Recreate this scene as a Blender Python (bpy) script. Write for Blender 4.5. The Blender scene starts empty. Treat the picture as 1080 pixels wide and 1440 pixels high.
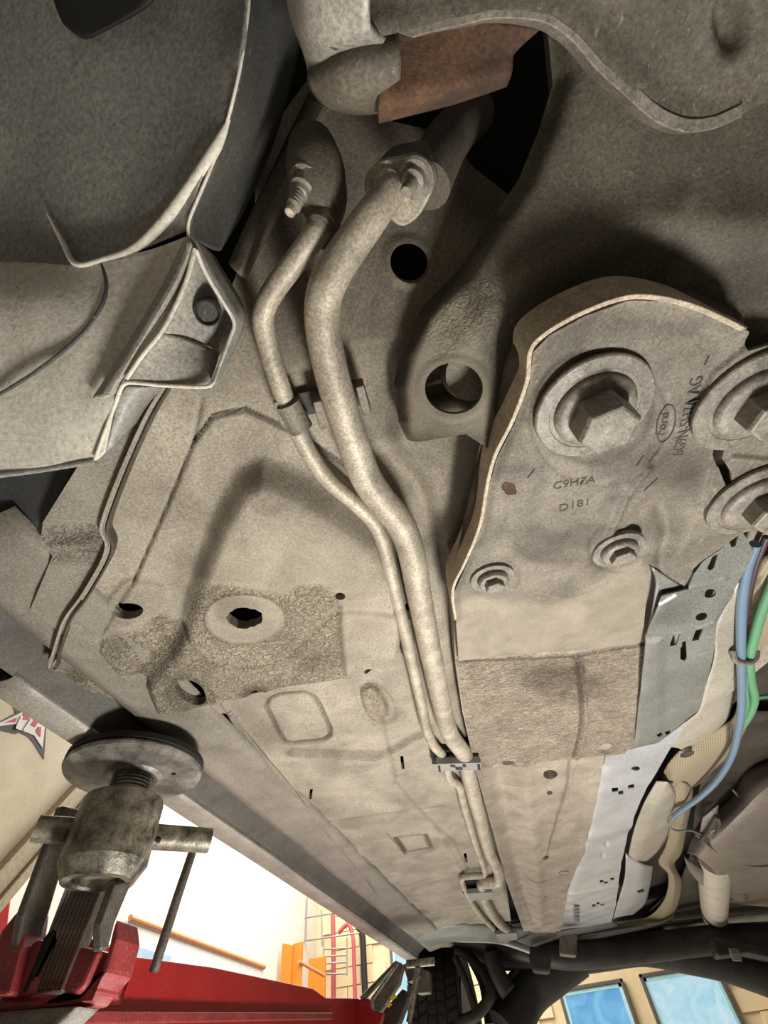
import bpy, math, random
import numpy as np
from mathutils import Vector, Matrix
random.seed(3)
SC = bpy.context.scene
COL = SC.collection
# ------------------------------------------------------------------ camera
CZ = 1.40                                     # camera height above the workshop floor
F = 632.25                                    # focal length in pixels of the 1080x1440 frame
RX = np.array([0.95866, 0.27102, -0.08673])   # image right, in world axes
RD = np.array([-0.26734, 0.75337, -0.60080])  # image down
RF = np.array([-0.09749, 0.59915, 0.79468])   # forward
cam_d = bpy.data.cameras.new('camera'); cam = bpy.data.objects.new('camera', cam_d); COL.objects.link(cam)
cam_d.sensor_fit = 'VERTICAL'; cam_d.sensor_height = 24.0; cam_d.sensor_width = 18.0
cam_d.lens = F / 1440 * 24.0
cam_d.clip_start = 0.01; cam_d.clip_end = 100
m = Matrix.Identity(4)
for r in range(3):
    m[r][0] = RX[r]; m[r][1] = -RD[r]; m[r][2] = -RF[r]
m[0][3] = 0; m[1][3] = 0; m[2][3] = CZ
cam.matrix_world = m
SC.camera = cam
# ------------------------------------------------------------------ world, lights, exposure
SC.view_settings.view_transform = 'Standard'
SC.view_settings.look = 'None'
SC.view_settings.gamma = 1.0
SC.view_settings.use_curve_mapping = False
SC.view_settings.exposure = 0.0
wd = bpy.data.worlds.new('workshop_air'); SC.world = wd; wd.use_nodes = True
wd.node_tree.nodes['Background'].inputs['Color'].default_value = (1.0, 0.97, 0.92, 1)
wd.node_tree.nodes['Background'].inputs['Strength'].default_value = 0.20
def area(name, loc, target, size, power, color=(1, .93, .82), sy=None, spread=180):
    l = bpy.data.lights.new(name, 'AREA'); l.energy = power; l.size = size; l.color = color
    l.spread = math.radians(spread)
    if sy: l.shape = 'RECTANGLE'; l.size_y = sy
    o = bpy.data.objects.new(name, l); COL.objects.link(o)
    o.location = loc
    o.rotation_euler = (Vector(target) - Vector(loc)).to_track_quat('-Z', 'Y').to_euler()
    return o
area('work_lamp', (0.10, 0.80, 0.74), (-0.12, 0.32, 1.75), 0.22, 18, (1, .975, .93))  # unseen key lamp added under the car, standing in for floor bounce
area('trolley_lamp', (-0.9, 2.6, 0.30), (-0.2, 1.6, 1.78), 1.2, 22, (1, .98, .94))  # unseen fill lamp added low at the rear to brighten the underbody
area('ceiling_tubes', (-2.0, 5.5, 4.9), (-2.0, 5.5, 0), 4.0, 620, (1, .97, .92), 5.0)

# ------------------------------------------------------------------ helpers
def ray(px, py):
    return RX * (px - 540) + RD * (py - 720) + RF * F
OFF = np.array([0, 0, CZ])
def W(px, py, h):
    r = ray(px, py); return r * (h / r[2]) + OFF
def WX(px, py, x):
    r = ray(px, py); return r * (x / r[0]) + OFF
def WY(px, py, y):
    r = ray(px, py); return r * (y / r[1]) + OFF
def srgb(r, g, b):
    return tuple(((c / 255) / 12.92 if c / 255 <= .04045 else ((c / 255 + .055) / 1.055) ** 2.4) for c in (r, g, b)) + (1,)

class Plane:
    def __init__(s, a, b, c):
        A, B, C = W(*a), W(*b), W(*c)
        n = np.cross(B - A, C - A); n /= np.linalg.norm(n)
        if n @ (A - OFF) > 0: n = -n            # towards the viewer's side
        s.n = n; s.p = A
        u = np.array([1, 0, 0]) - n * n[0]; s.u = u / np.linalg.norm(u)
        s.v = np.cross(n, s.u)
        if s.v[1] < 0: s.v = -s.v
    def w(s, px, py, off=0.0):                  # pixel ray meets the plane (moved off towards the viewer)
        r = ray(px, py); t = (s.n @ (s.p + s.n * off - OFF)) / (s.n @ r); return r * t + OFF
    def loc(s, px, py):
        d = s.w(px, py) - s.p; return (d @ s.u, d @ s.v)
    def at(s, u, v, r=0):
        return s.p + s.u * u + s.v * v + s.n * r

def plane_pn(p, n):
    q = Plane.__new__(Plane); q.p = np.array(p); q.n = np.array(n) / np.linalg.norm(n)
    u = np.array([1, 0, 0]) - q.n * q.n[0]; q.u = u / np.linalg.norm(u); q.v = np.cross(q.n, q.u); return q
LOC = {}
def wloc(o): return LOC.get(o.name, np.zeros(3))
def new_obj(name, me, parent, loc):
    o = bpy.data.objects.new(name, me); COL.objects.link(o)
    LOC[o.name] = np.array(loc, float)
    if parent is not None:
        o.parent = parent; o.location = Vector(np.array(loc) - wloc(parent))
    else: o.location = Vector(loc)
    return o
def build(name, verts, faces, mat, parent=None, smooth=True, label=None, kind=None, loc=None, sharp=35, solid=0, bevel=0, subsurf=0):
    v = np.array(verts, float)
    c = np.array(loc, float) if loc is not None else (v.min(0) + v.max(0)) / 2
    me = bpy.data.meshes.new(name)
    me.from_pydata([tuple(x) for x in (v - c)], [], [tuple(int(i) for i in f) for f in faces]); me.validate(); me.update()
    me.materials.append(mat)
    if smooth:
        me.polygons.foreach_set('use_smooth', [True] * len(me.polygons))
        if sharp: me.set_sharp_from_angle(angle=math.radians(sharp))
    o = new_obj(name, me, parent, c)
    if label: o['label'] = label
    if kind: o['kind'] = kind
    if subsurf:
        md = o.modifiers.new('s', 'SUBSURF'); md.levels = md.render_levels = subsurf
    if solid:
        md = o.modifiers.new('t', 'SOLIDIFY'); md.thickness = solid; md.offset = 0
    if bevel:
        md = o.modifiers.new('b', 'BEVEL'); md.width = bevel; md.segments = 2; md.limit_method = 'ANGLE'
        md.angle_limit = math.radians(30)
    return o
def thing(name, label, cat, loc, group=None):
    o = new_obj(name, None, None, loc); o['label'] = label; o['category'] = cat
    o.empty_display_size = .05
    if group: o['group'] = group
    return o
def part_empty(name, parent, loc, label=None):
    o = new_obj(name, None, parent, loc); o.empty_display_size = .01
    if label: o['label'] = label
    return o
def tag(o, label, cat, group=None):
    o['label'] = label; o['category'] = cat
    if group: o['group'] = group
    return o

def catmull(P, n=8, closed=False):
    P = np.array(P, float); N = len(P); out = []
    rng = range(N) if closed else range(N - 1)
    for i in rng:
        if closed: a, b, c, d = P[(i - 1) % N], P[i], P[(i + 1) % N], P[(i + 2) % N]
        else: a, b, c, d = P[max(i - 1, 0)], P[i], P[i + 1], P[min(i + 2, N - 1)]
        for k in range(n):
            t = k / n
            # centripetal-ish: damp tangents where spacing differs
            m1 = (c - a) * .5; m2 = (d - b) * .5
            L = np.linalg.norm(c - b) + 1e-12
            for mm in (m1, m2):
                l = np.linalg.norm(mm)
                if l > L: mm *= L / l
            out.append((2*t**3-3*t**2+1)*b + (t**3-2*t**2+t)*m1 + (-2*t**3+3*t**2)*c + (t**3-t**2)*m2)
    if not closed: out.append(P[-1])
    return np.array(out)

def tube_geo(path, rad, seg=16, cap=True):
    path = np.array(path, float); n = len(path)
    rad = np.full(n, rad) if np.isscalar(rad) else np.array(rad)
    V = []; Fc = []
    T = np.gradient(path, axis=0); T /= np.linalg.norm(T, axis=1)[:, None] + 1e-12
    up = np.array([0, 0, 1.]) if abs(T[0][2]) < .9 else np.array([1., 0, 0])
    a = np.cross(T[0], up); a /= np.linalg.norm(a)
    for i in range(n):
        a = a - T[i] * (a @ T[i]); a /= np.linalg.norm(a); b = np.cross(T[i], a)
        for k in range(seg):
            q = 2 * math.pi * k / seg
            V.append(path[i] + rad[i] * (a * math.cos(q) + b * math.sin(q)))
    for i in range(n - 1):
        for k in range(seg):
            k2 = (k + 1) % seg
            Fc.append((i*seg+k, i*seg+k2, (i+1)*seg+k2, (i+1)*seg+k))
    if cap:
        Fc.append(tuple(range(seg))[::-1]); Fc.append(tuple((n-1)*seg + k for k in range(seg)))
    return V, Fc
def tube(name, pts, rad, mat, parent, smooth_n=8, seg=16, **kw):
    P = [W(*p[:3]) for p in pts]
    if len(pts[0]) > 3: rr = np.array([[p[3]] for p in pts])
    else: rr = np.full((len(pts), 1), rad)
    Q = catmull(np.hstack([np.array(P), rr]), smooth_n) if smooth_n > 1 else np.hstack([np.array(P), rr])
    V, Fc = tube_geo(Q[:, :3], Q[:, 3], seg)
    return build(name, V, Fc, mat, parent, **kw)
def tube3(name, P, rad, mat, parent, seg=16, n=1, **kw):
    P = np.array(P, float)
    if n > 1: P = catmull(P, n)
    V, Fc = tube_geo(P, rad, seg); return build(name, V, Fc, mat, parent, **kw)

def frame(axis):
    z = np.array(axis, float); z /= np.linalg.norm(z)
    h = np.array([1., 0, 0]) if abs(z[0]) < .8 else np.array([0, 1., 0])
    x = h - z * (h @ z); x /= np.linalg.norm(x); return x, np.cross(z, x), z
def lathe(name, c, axis, prof, mat, parent, seg=32, hexa=False, sx=1.0, rot=0, **kw):
    """prof: list of (radius, distance along axis)"""
    x, y, z = frame(axis); V = []; Fc = []
    for (r, d) in prof:
        for k in range(seg):
            q = 2 * math.pi * k / seg + rot
            V.append(np.array(c) + z * d + r * (x * math.cos(q) * sx + y * math.sin(q)))
    for i in range(len(prof) - 1):
        for k in range(seg):
            k2 = (k + 1) % seg
            Fc.append((i*seg+k, i*seg+k2, (i+1)*seg+k2, (i+1)*seg+k))
    Fc.append(tuple(range(seg))[::-1]); Fc.append(tuple((len(prof)-1)*seg + k for k in range(seg)))
    return build(name, V, Fc, mat, parent, **kw)
def prism(name, pts, depth, mat, parent, n=None, bevel=0.0008, **kw):
    """pts: world points of a flat outline, extruded by depth along n"""
    P = np.array(pts, float)
    if n is None:
        n = np.zeros(3)
        for i in range(len(P)): n += np.cross(P[i] - P[0], P[(i+1) % len(P)] - P[0])
        n /= np.linalg.norm(n)
        if n @ (P.mean(0) - OFF) < 0: n = -n        # away from the viewer
    n = np.array(n, float); Q = P + n * depth; N = len(P)
    V = list(P) + list(Q); Fc = [tuple(range(N)), tuple(range(N, 2*N))[::-1]]
    for i in range(N): Fc.append(((i+1) % N, i, N+i, N+(i+1) % N))
    kw.setdefault('smooth', False)
    return build(name, V, Fc, mat, parent, bevel=bevel, **kw)
def box(name, lo, hi, mat, parent=None, bevel=0, **kw):
    x0, y0, z0 = lo; x1, y1, z1 = hi
    return prism(name, [(x0, y0, z0), (x1, y0, z0), (x1, y1, z0), (x0, y1, z0)], z1 - z0, mat, parent, n=(0, 0, 1), bevel=bevel, **kw)
def loft(name, rows, mat, parent, nu=6, nv=6, smooth_rows=True, sharp=40, relief=None, **kw):
    """rows: polylines of (px,py,h) with equal counts, splined both ways"""
    R = np.array([[W(*p) for p in r] for r in rows])
    R = np.array([catmull(r, nv) for r in R]) if nv > 1 else R
    if smooth_rows and nu > 1:
        R = np.array([catmull(R[:, j], nu) for j in range(R.shape[1])]).transpose(1, 0, 2)
    a, b = R.shape[:2]
    Fc = [(i*b+j, i*b+j+1, (i+1)*b+j+1, (i+1)*b+j) for i in range(a-1) for j in range(b-1)]
    return build(name, R.reshape(-1, 3), Fc, mat, parent, sharp=sharp, **kw)

def seg_dist(P, poly, closed=True):
    """distance, nearest point, inside"""
    n = len(poly); best = np.full(len(P), 1e9); near = np.zeros_like(P)
    ins = np.zeros(len(P), bool)
    for i in range(n if closed else n - 1):
        a = poly[i]; b = poly[(i + 1) % n]; d = b - a
        t = np.clip(((P - a) @ d) / (d @ d + 1e-15), 0, 1)
        q = a + t[:, None] * d; ds = np.hypot(*(P - q).T)
        m_ = ds < best; best[m_] = ds[m_]; near[m_] = q[m_]
        if closed:
            c = ((a[1] > P[:, 1]) != (b[1] > P[:, 1]))
            with np.errstate(divide='ignore', invalid='ignore'):
                xi = (b[0] - a[0]) * (P[:, 1] - a[1]) / (b[1] - a[1]) + a[0]
            ins ^= (c & (P[:, 0] < xi))
    return best, near, ins
def sstep(x): x = np.clip(x, 0, 1); return x * x * (3 - 2 * x)
def ell(cx, cy, rx, ry, rot=0, n=28, jag=0):
    o = []
    for k in range(n):
        q = 2*math.pi*k/n; j = 1 + jag * math.sin(k*2.3) * math.cos(k*5.1)
        a, b = rx*j*math.cos(q), ry*j*math.sin(q); c, s = math.cos(rot), math.sin(rot)
        o.append((cx + a*c - b*s, cy + a*s + b*c))
    return o

def patch(name, pl, outline, mat, parent, step=.002, grow=None, holes=(), feats=(), thick=.002, smooth_outline=0,
          base=None, label=None, noise=0.0, kind=None):
    """Pressed sheet: an even grid on the plane, cut to the outline and holes, with pressed relief along the normal."""
    L = lambda pts: np.array([pl.loc(*p) for p in pts])
    out = L(outline)
    if smooth_outline: out = catmull(out, smooth_outline, True)
    lo = out.min(0) - step; hi = out.max(0) + step
    us = np.arange(lo[0], hi[0] + step, step)
    if grow:
        v0, fac, mx = grow; vs = [lo[1]]
        while vs[-1] < hi[1]:
            s = step if vs[-1] < v0 else min(step + (vs[-1] - v0) * fac, mx)
            vs.append(vs[-1] + s)
        vs = np.array(vs)
    else: vs = np.arange(lo[1], hi[1] + step, step)
    nu, nv = len(us), len(vs)
    P = np.stack(np.meshgrid(us, vs, indexing='ij'), -1).reshape(-1, 2)
    i, j = np.meshgrid(np.arange(nu - 1), np.arange(nv - 1), indexing='ij'); a = (i * nv + j).ravel()
    Q = np.stack([a, a + nv, a + nv + 1, a + 1], 1)
    cen = P[Q].mean(1)
    _, _, keep = seg_dist(cen, out)
    hp = []
    for h in holes:
        hl = L(h); hp.append(hl); b0 = hl.min(0); b1 = hl.max(0)
        m_ = np.all((cen >= b0) & (cen <= b1), 1); idx = np.nonzero(m_)[0]
        if len(idx): _, _, ii = seg_dist(cen[idx], hl); keep[idx[ii]] = False
    used_k = np.zeros(len(P), bool); used_r = np.zeros(len(P), bool)
    used_k[Q[keep].ravel()] = True; used_r[Q[~keep].ravel()] = True
    P2 = P.copy(); bd = np.nonzero(used_k & used_r)[0]
    best = np.full(len(bd), 1e9); nr = P[bd].copy()
    for pg in [out] + hp:
        d, q, _ = seg_dist(P[bd], pg); m_ = d < best; best[m_] = d[m_]; nr[m_] = q[m_]
    okb = best < step * (4 if grow else 1.6); P2[bd[okb]] = nr[okb]
    P = P2
    r = np.zeros(len(P)); mask = np.zeros(len(P)); stain_shade = np.zeros(len(P)); dust_lit = np.zeros(len(P))
    if noise:
        r += noise * (np.sin(P[:, 0]*31 + 1.3*np.sin(P[:, 1]*23)) * np.cos(P[:, 1]*27 + P[:, 0]*11) + .4*np.sin(P[:, 0]*83+P[:, 1]*61))
    for ft in feats:
        k = ft[0]; pts = L(ft[1]); w = ft[2]; hgt = ft[3]
        opt = ft[4] if len(ft) > 4 else ''
        if 's' in opt: pts = catmull(pts, 6, k not in ('stroke', 'grime') or 'c' in opt)
        mar = 3 * w + .003
        b0 = pts.min(0) - mar; b1 = pts.max(0) + mar
        idx = np.nonzero(np.all((P >= b0) & (P <= b1), 1))[0]
        if not len(idx): continue
        if k == 'stroke':
            d, _, _ = seg_dist(P[idx], pts, 'c' in opt); r[idx] += hgt * np.exp(-(d / w) ** 2)
        elif k == 'grime':
            d, _, _ = seg_dist(P[idx], pts, 'c' in opt); stain_shade[idx] = np.clip(stain_shade[idx] + hgt * np.exp(-(d / w) ** 2), 0, 1)
        else:
            d, _, ins = seg_dist(P[idx], pts); sd = np.where(ins, -d, d)
            f = sstep((w / 2 - sd) / w)
            if k == 'poly': r[idx] += hgt * f
            elif k == 'mask': mask[idx] = np.clip(mask[idx] + hgt * f, 0, 1)
            elif k == 'dust': dust_lit[idx] = np.clip(dust_lit[idx] + hgt * f, 0, 1)
            elif k == 'stain': stain_shade[idx] = np.clip(stain_shade[idx] + hgt * f, 0, 1)
    if base is not None: r += base(P, pl)
    # coarse underseal is modelled as small lumps where the mask says so
    V = pl.p + np.outer(P[:, 0], pl.u) + np.outer(P[:, 1], pl.v) + np.outer(r, pl.n)
    Fk = Q[keep]; uniq, inv = np.unique(Fk, return_inverse=True); Fk = inv.reshape(Fk.shape)
    V = V[uniq]; mk = mask[uniq]; st = stain_shade[uniq]; du = dust_lit[uniq]
    # skirt
    e = np.concatenate([Fk[:, [0, 1]], Fk[:, [1, 2]], Fk[:, [2, 3]], Fk[:, [3, 0]]])
    key = np.sort(e, 1); code = key[:, 0] * len(V) + key[:, 1]
    _, first, cnt = np.unique(code, return_index=True, return_counts=True)
    be = e[first[cnt == 1]]
    bv, binv = np.unique(be, return_inverse=True); binv = binv.reshape(be.shape)
    n0 = len(V); top = V[bv]; bot = top - pl.n * thick
    Vall = np.concatenate([V, top, bot]); m_ = len(bv)
    sk = np.stack([n0 + binv[:, 1], n0 + binv[:, 0], n0 + m_ + binv[:, 0], n0 + m_ + binv[:, 1]], 1)
    Fa = np.concatenate([Fk, sk])
    # orientation
    me = bpy.data.meshes.new(name); c = (Vall.min(0) + Vall.max(0)) / 2
    me.vertices.add(len(Vall)); me.vertices.foreach_set('co', (Vall - c).ravel())
    me.loops.add(Fa.size); me.loops.foreach_set('vertex_index', Fa.ravel().astype(np.int32))
    me.polygons.add(len(Fa)); me.polygons.foreach_set('loop_start', np.arange(0, Fa.size, 4, dtype=np.int32))
    me.polygons.foreach_set('use_smooth', np.ones(len(Fa), bool))
    me.update(calc_edges=True); me.validate()
    for nm, arr in (('seal', mk), ('stain', st), ('dust', du)):
        at = me.attributes.new(nm, 'FLOAT', 'POINT')
        full = np.concatenate([arr, arr[bv], arr[bv]]).astype(np.float32)
        at.data.foreach_set('value', full)
    me.materials.append(mat)
    o = new_obj(name, me, parent, c)
    if label: o['label'] = label
    if kind: o['kind'] = kind
    return o

# ------------------------------------------------------------------ materials
def nt_new(name):
    mt = bpy.data.materials.new(name); mt.use_nodes = True; nt = mt.node_tree
    b = nt.nodes['Principled BSDF']; return mt, nt, b
def N(nt, t, **kw):
    n = nt.nodes.new(t)
    for k, v in kw.items(): n.inputs[k.replace('_', ' ')].default_value = v
    return n
def dirty(name, c1, c2, scale=14, rough=.75, metal=0, bump=.25, speck=.3, fine=420, c3=None, stretch=(1, 1, 1), spc=(205, 195, 175), wrinkle=None, sat=.82):
    ds = lambda c: tuple(sat * x + (1 - sat) * (.3*c[0] + .59*c[1] + .11*c[2]) for x in c[:3]) + (1,)
    if 'rust' not in name and 'red' not in name: c1, c2 = ds(c1), ds(c2)
    mt, nt, b = nt_new(name); lk = nt.links.new
    tc = nt.nodes.new('ShaderNodeTexCoord'); mp = nt.nodes.new('ShaderNodeMapping'); mp.inputs['Scale'].default_value = stretch
    lk(tc.outputs['Object'], mp.inputs['Vector'])
    n1 = N(nt, 'ShaderNodeTexNoise', Scale=scale, Detail=8, Roughness=.62, Distortion=.4); lk(mp.outputs[0], n1.inputs['Vector'])
    r1 = nt.nodes.new('ShaderNodeValToRGB'); r1.color_ramp.elements[0].position = .34; r1.color_ramp.elements[1].position = .66
    r1.color_ramp.elements[0].color = c1; r1.color_ramp.elements[1].color = c2
    if c3: e = r1.color_ramp.elements.new(.5); e.color = c3
    lk(n1.outputs['Fac'], r1.inputs['Fac'])
    n2 = N(nt, 'ShaderNodeTexNoise', Scale=fine, Detail=6, Roughness=.7); lk(mp.outputs[0], n2.inputs['Vector'])
    mx = nt.nodes.new('ShaderNodeMix'); mx.data_type = 'RGBA'; mx.blend_type = 'OVERLAY'
    mx.inputs['Factor'].default_value = .40
    rf = nt.nodes.new('ShaderNodeValToRGB'); rf.color_ramp.elements[0].position = .33; rf.color_ramp.elements[1].position = .67
    lk(n2.outputs['Fac'], rf.inputs['Fac'])
    lk(r1.outputs['Color'], mx.inputs['A']); lk(rf.outputs['Color'], mx.inputs['B'])
    last = mx.outputs['Result']
    # scratches and grit
    n3 = N(nt, 'ShaderNodeTexNoise', Scale=fine*.33, Detail=4, Roughness=.8, Distortion=1.2); lk(mp.outputs[0], n3.inputs['Vector'])
    r3 = nt.nodes.new('ShaderNodeValToRGB'); r3.color_ramp.elements[0].position = .60; r3.color_ramp.elements[1].position = .72
    r3.color_ramp.elements[1].color = (speck, speck, speck, 1); lk(n3.outputs['Fac'], r3.inputs['Fac'])
    m3 = nt.nodes.new('ShaderNodeMix'); m3.data_type = 'RGBA'; lk(r3.outputs['Color'], m3.inputs['Factor'])
    lk(last, m3.inputs['A']); m3.inputs['B'].default_value = srgb(*spc); last = m3.outputs['Result']
    # attributes lighten or darken: real dirt and wear, plus painted light and shade
    da = nt.nodes.new('ShaderNodeAttribute'); da.attribute_name = 'dust'
    m5 = nt.nodes.new('ShaderNodeMix'); m5.data_type = 'RGBA'; lk(da.outputs['Fac'], m5.inputs['Factor']); lk(last, m5.inputs['A'])
    dm = nt.nodes.new('ShaderNodeMix'); dm.data_type = 'RGBA'; lk(n1.outputs['Fac'], dm.inputs['Factor'])
    dm.inputs['A'].default_value = srgb(158, 146, 125); dm.inputs['B'].default_value = srgb(190, 178, 156)
    lk(dm.outputs['Result'], m5.inputs['B']); last = m5.outputs['Result']
    sa = nt.nodes.new('ShaderNodeAttribute'); sa.attribute_name = 'seal'
    mw = nt.nodes.new('ShaderNodeMapping'); mw.inputs['Scale'].default_value = wrinkle or (1, 1.0, 1); lk(tc.outputs['Object'], mw.inputs['Vector'])
    ws = N(nt, 'ShaderNodeTexNoise', Scale=170, Detail=3, Roughness=.6, Distortion=1.6); lk(mw.outputs[0], ws.inputs['Vector'])
    rw = nt.nodes.new('ShaderNodeValToRGB'); rw.color_ramp.elements[0].position = .36; rw.color_ramp.elements[1].position = .60
    rw.color_ramp.elements[0].color = (.68, .66, .64, 1); rw.color_ramp.elements[1].color = (1.30, 1.27, 1.20, 1)
    lk(ws.outputs['Fac'], rw.inputs['Fac'])
    m6 = nt.nodes.new('ShaderNodeMix'); m6.data_type = 'RGBA'; m6.blend_type = 'MULTIPLY'
    lk(sa.outputs['Fac'], m6.inputs['Factor']); lk(last, m6.inputs['A']); lk(rw.outputs['Color'], m6.inputs['B']); last = m6.outputs['Result']
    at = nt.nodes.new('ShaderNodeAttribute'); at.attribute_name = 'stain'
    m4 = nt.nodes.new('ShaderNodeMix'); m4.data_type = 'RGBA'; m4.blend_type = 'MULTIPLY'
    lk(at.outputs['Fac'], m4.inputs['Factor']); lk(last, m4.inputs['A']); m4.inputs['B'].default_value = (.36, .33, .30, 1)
    lk(m4.outputs['Result'], b.inputs['Base Color'])
    b.inputs['Roughness'].default_value = rough; b.inputs['Metallic'].default_value = metal
    bp = N(nt, 'ShaderNodeBump', Strength=bump, Distance=.0012)
    ad = nt.nodes.new('ShaderNodeMath'); ad.operation = 'ADD'; lk(n2.outputs['Fac'], ad.inputs[0]); lk(n3.outputs['Fac'], ad.inputs[1])
    lk(ad.outputs[0], bp.inputs['Height'])
    # coarse underseal where the attribute says so
    ml = nt.nodes.new('ShaderNodeMath'); ml.operation = 'MULTIPLY'; lk(ws.outputs['Fac'], ml.inputs[0]); lk(sa.outputs['Fac'], ml.inputs[1])
    b2 = N(nt, 'ShaderNodeBump', Strength=1.0, Distance=.008); lk(ml.outputs[0], b2.inputs['Height']); lk(bp.outputs[0], b2.inputs['Normal'])
    lk(b2.outputs[0], b.inputs['Normal'])
    return mt
def plain(name, c, rough=.5, metal=0, emit=0, bump=0):
    mt, nt, b = nt_new(name); lk = nt.links.new
    tc = nt.nodes.new('ShaderNodeTexCoord')
    n = N(nt, 'ShaderNodeTexNoise', Scale=9, Detail=6, Roughness=.6); lk(tc.outputs['Object'], n.inputs['Vector'])
    r = nt.nodes.new('ShaderNodeValToRGB'); r.color_ramp.elements[0].position = .3; r.color_ramp.elements[1].position = .7
    r.color_ramp.elements[0].color = tuple(x * .86 for x in c[:3]) + (1,); r.color_ramp.elements[1].color = c
    lk(n.outputs['Fac'], r.inputs['Fac']); lk(r.outputs['Color'], b.inputs['Base Color'])
    b.inputs['Roughness'].default_value = rough; b.inputs['Metallic'].default_value = metal
    if emit: lk(r.outputs['Color'], b.inputs['Emission Color']); b.inputs['Emission Strength'].default_value = emit
    if bump:
        bp = N(nt, 'ShaderNodeBump', Strength=bump, Distance=.002); n.inputs['Scale'].default_value = 60; lk(n.outputs['Fac'], bp.inputs['Height']); lk(bp.outputs[0], b.inputs['Normal'])
    return mt
M = {}
M['floor'] = dirty('underseal_dusty', srgb(132, 121, 103), srgb(172, 160, 138), 11, .8, 0, .3, .35)
M['tunnel'] = dirty('tunnel_dusty', srgb(146, 131, 113), srgb(178, 163, 143), 16, .8, 0, .35, .3, wrinkle=(.55, 1.5, 1))
M['sill'] = dirty('sill_dusty', srgb(118, 108, 95), srgb(150, 139, 122), 9, .7, 0, .25, .2)
M['plate'] = dirty('cast_dusty', srgb(98, 90, 78), srgb(142, 131, 113), 20, .62, .15, .35, .45)
M['sub'] = dirty('subframe_paint', srgb(82, 75, 61), srgb(110, 101, 83), 14, .7, .1, .35, .35)
M['front'] = dirty('front_rail_paint', srgb(62, 54, 43), srgb(88, 78, 63), 12, .75, 0, .3, .3)
M['pipe'] = dirty('pipe_dusty', srgb(150, 138, 118), srgb(194, 181, 157), 30, .55, .25, .2, .5)
M['bolt'] = dirty('bolt_steel', srgb(108, 100, 88), srgb(150, 140, 124), 60, .5, .12, .25, .5)
M['lip'] = dirty('bare_edge', srgb(170, 152, 126), srgb(205, 186, 155), 90, .6, .1, .3, .5)
M['rust'] = dirty('rust', srgb(60, 46, 37), srgb(104, 76, 54), 26, .85, 0, .5, .2, c3=srgb(80, 58, 43), spc=(150, 120, 95))
M['skirt'] = dirty('skirt_dusty', srgb(128, 118, 101), srgb(158, 147, 127), 18, .7, .05, .25, .3)
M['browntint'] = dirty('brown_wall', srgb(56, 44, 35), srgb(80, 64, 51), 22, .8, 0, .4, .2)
M['alu'] = dirty('alu_mount', srgb(150, 143, 130), srgb(178, 170, 155), 18, .5, .2, .2, .2)
M['liner'] = dirty('liner_plastic', srgb(130, 128, 119), srgb(156, 152, 140), 7, .42, 0, .12, .3, fine=300)
M['linerdust'] = dirty('liner_dusty', srgb(206, 197, 178), srgb(230, 220, 200), 12, .75, 0, .35, .8, fine=260, spc=(110, 84, 62))  # pale copy of the liner plastic, the light on it painted in
M['linerpocket'] = dirty('liner_pocket', srgb(150, 144, 132), srgb(176, 168, 152), 14, .6, 0, .25, .5, spc=(120, 100, 80))
M['darkplastic'] = dirty('dark_plastic', srgb(44, 44, 46), srgb(62, 61, 60), 10, .55, 0, .1, .1)
M['black'] = plain('black_rubber', srgb(24, 23, 22), .7)
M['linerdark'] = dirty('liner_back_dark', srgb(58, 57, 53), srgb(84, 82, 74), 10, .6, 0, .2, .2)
M['groove'] = dirty('groove_black_seal', srgb(80, 75, 67), srgb(104, 97, 87), 12, .75, 0, .3, .2)  # darker base colour than the sill beside it
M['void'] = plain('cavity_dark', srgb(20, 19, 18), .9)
M['shield'] = dirty('heat_shield_alu', srgb(128, 129, 122), srgb(154, 155, 147), 9, .42, .5, .12, .15)
M['shieldbright'] = dirty('heat_shield_bright', srgb(190, 192, 196), srgb(214, 216, 220), 9, .35, .5, .10, .15)
M['cream'] = dirty('shield_cream', srgb(170, 160, 140), srgb(196, 186, 166), 12, .5, .2, .15, .2)
M['pad'] = dirty('pad_steel', srgb(84, 80, 74), srgb(166, 159, 146), 30, .42, .5, .3, .5)
M['cup'] = dirty('cup_steel', srgb(66, 61, 52), srgb(176, 166, 144), 42, .38, .5, .35, .5)
M['steel'] = dirty('link_steel', srgb(96, 90, 80), srgb(134, 126, 112), 30, .45, .5, .3, .4)
M['red'] = dirty('red_paint', srgb(156, 26, 30), srgb(174, 36, 38), 5, .35, 0, .05, .15, spc=(190, 150, 140))
M['redworn'] = dirty('red_paint_worn', srgb(128, 40, 42), srgb(164, 62, 62), 18, .5, 0, .3, .6)
M['white'] = plain('white_wall', srgb(222, 217, 205), .8)
M['block'] = plain('cream_block', srgb(232, 210, 168), .8, bump=.1)
M['mortar'] = plain('mortar', srgb(222, 200, 160), .9)
M['concrete'] = plain('concrete_floor', srgb(150, 145, 136), .6)
M['beige'] = dirty('beige_panel', srgb(206, 188, 150), srgb(222, 204, 168), 5, .6, 0, .05, .08)
M['wood'] = dirty('beige_strip', srgb(166, 146, 112), srgb(196, 176, 140), 9, .6, 0, .1, .1, stretch=(1, 8, 8))
M['orange'] = plain('orange_paint', srgb(220, 124, 30), .5)
M['orangewood'] = plain('orange_rail', srgb(214, 140, 96), .6)
M['redhose'] = plain('red_hose', srgb(186, 84, 88), .5)
M['grey'] = plain('grey_metal', srgb(150, 148, 144), .5, .3)
M['blue'] = plain('blue_sleeve', srgb(108, 132, 154), .45)
M['green'] = plain('green_sleeve', srgb(98, 152, 112), .45)
M['purple'] = plain('purple_sleeve', srgb(70, 50, 60), .5)
M['yellow'] = plain('yellow_label', srgb(236, 222, 40), .5)
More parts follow.
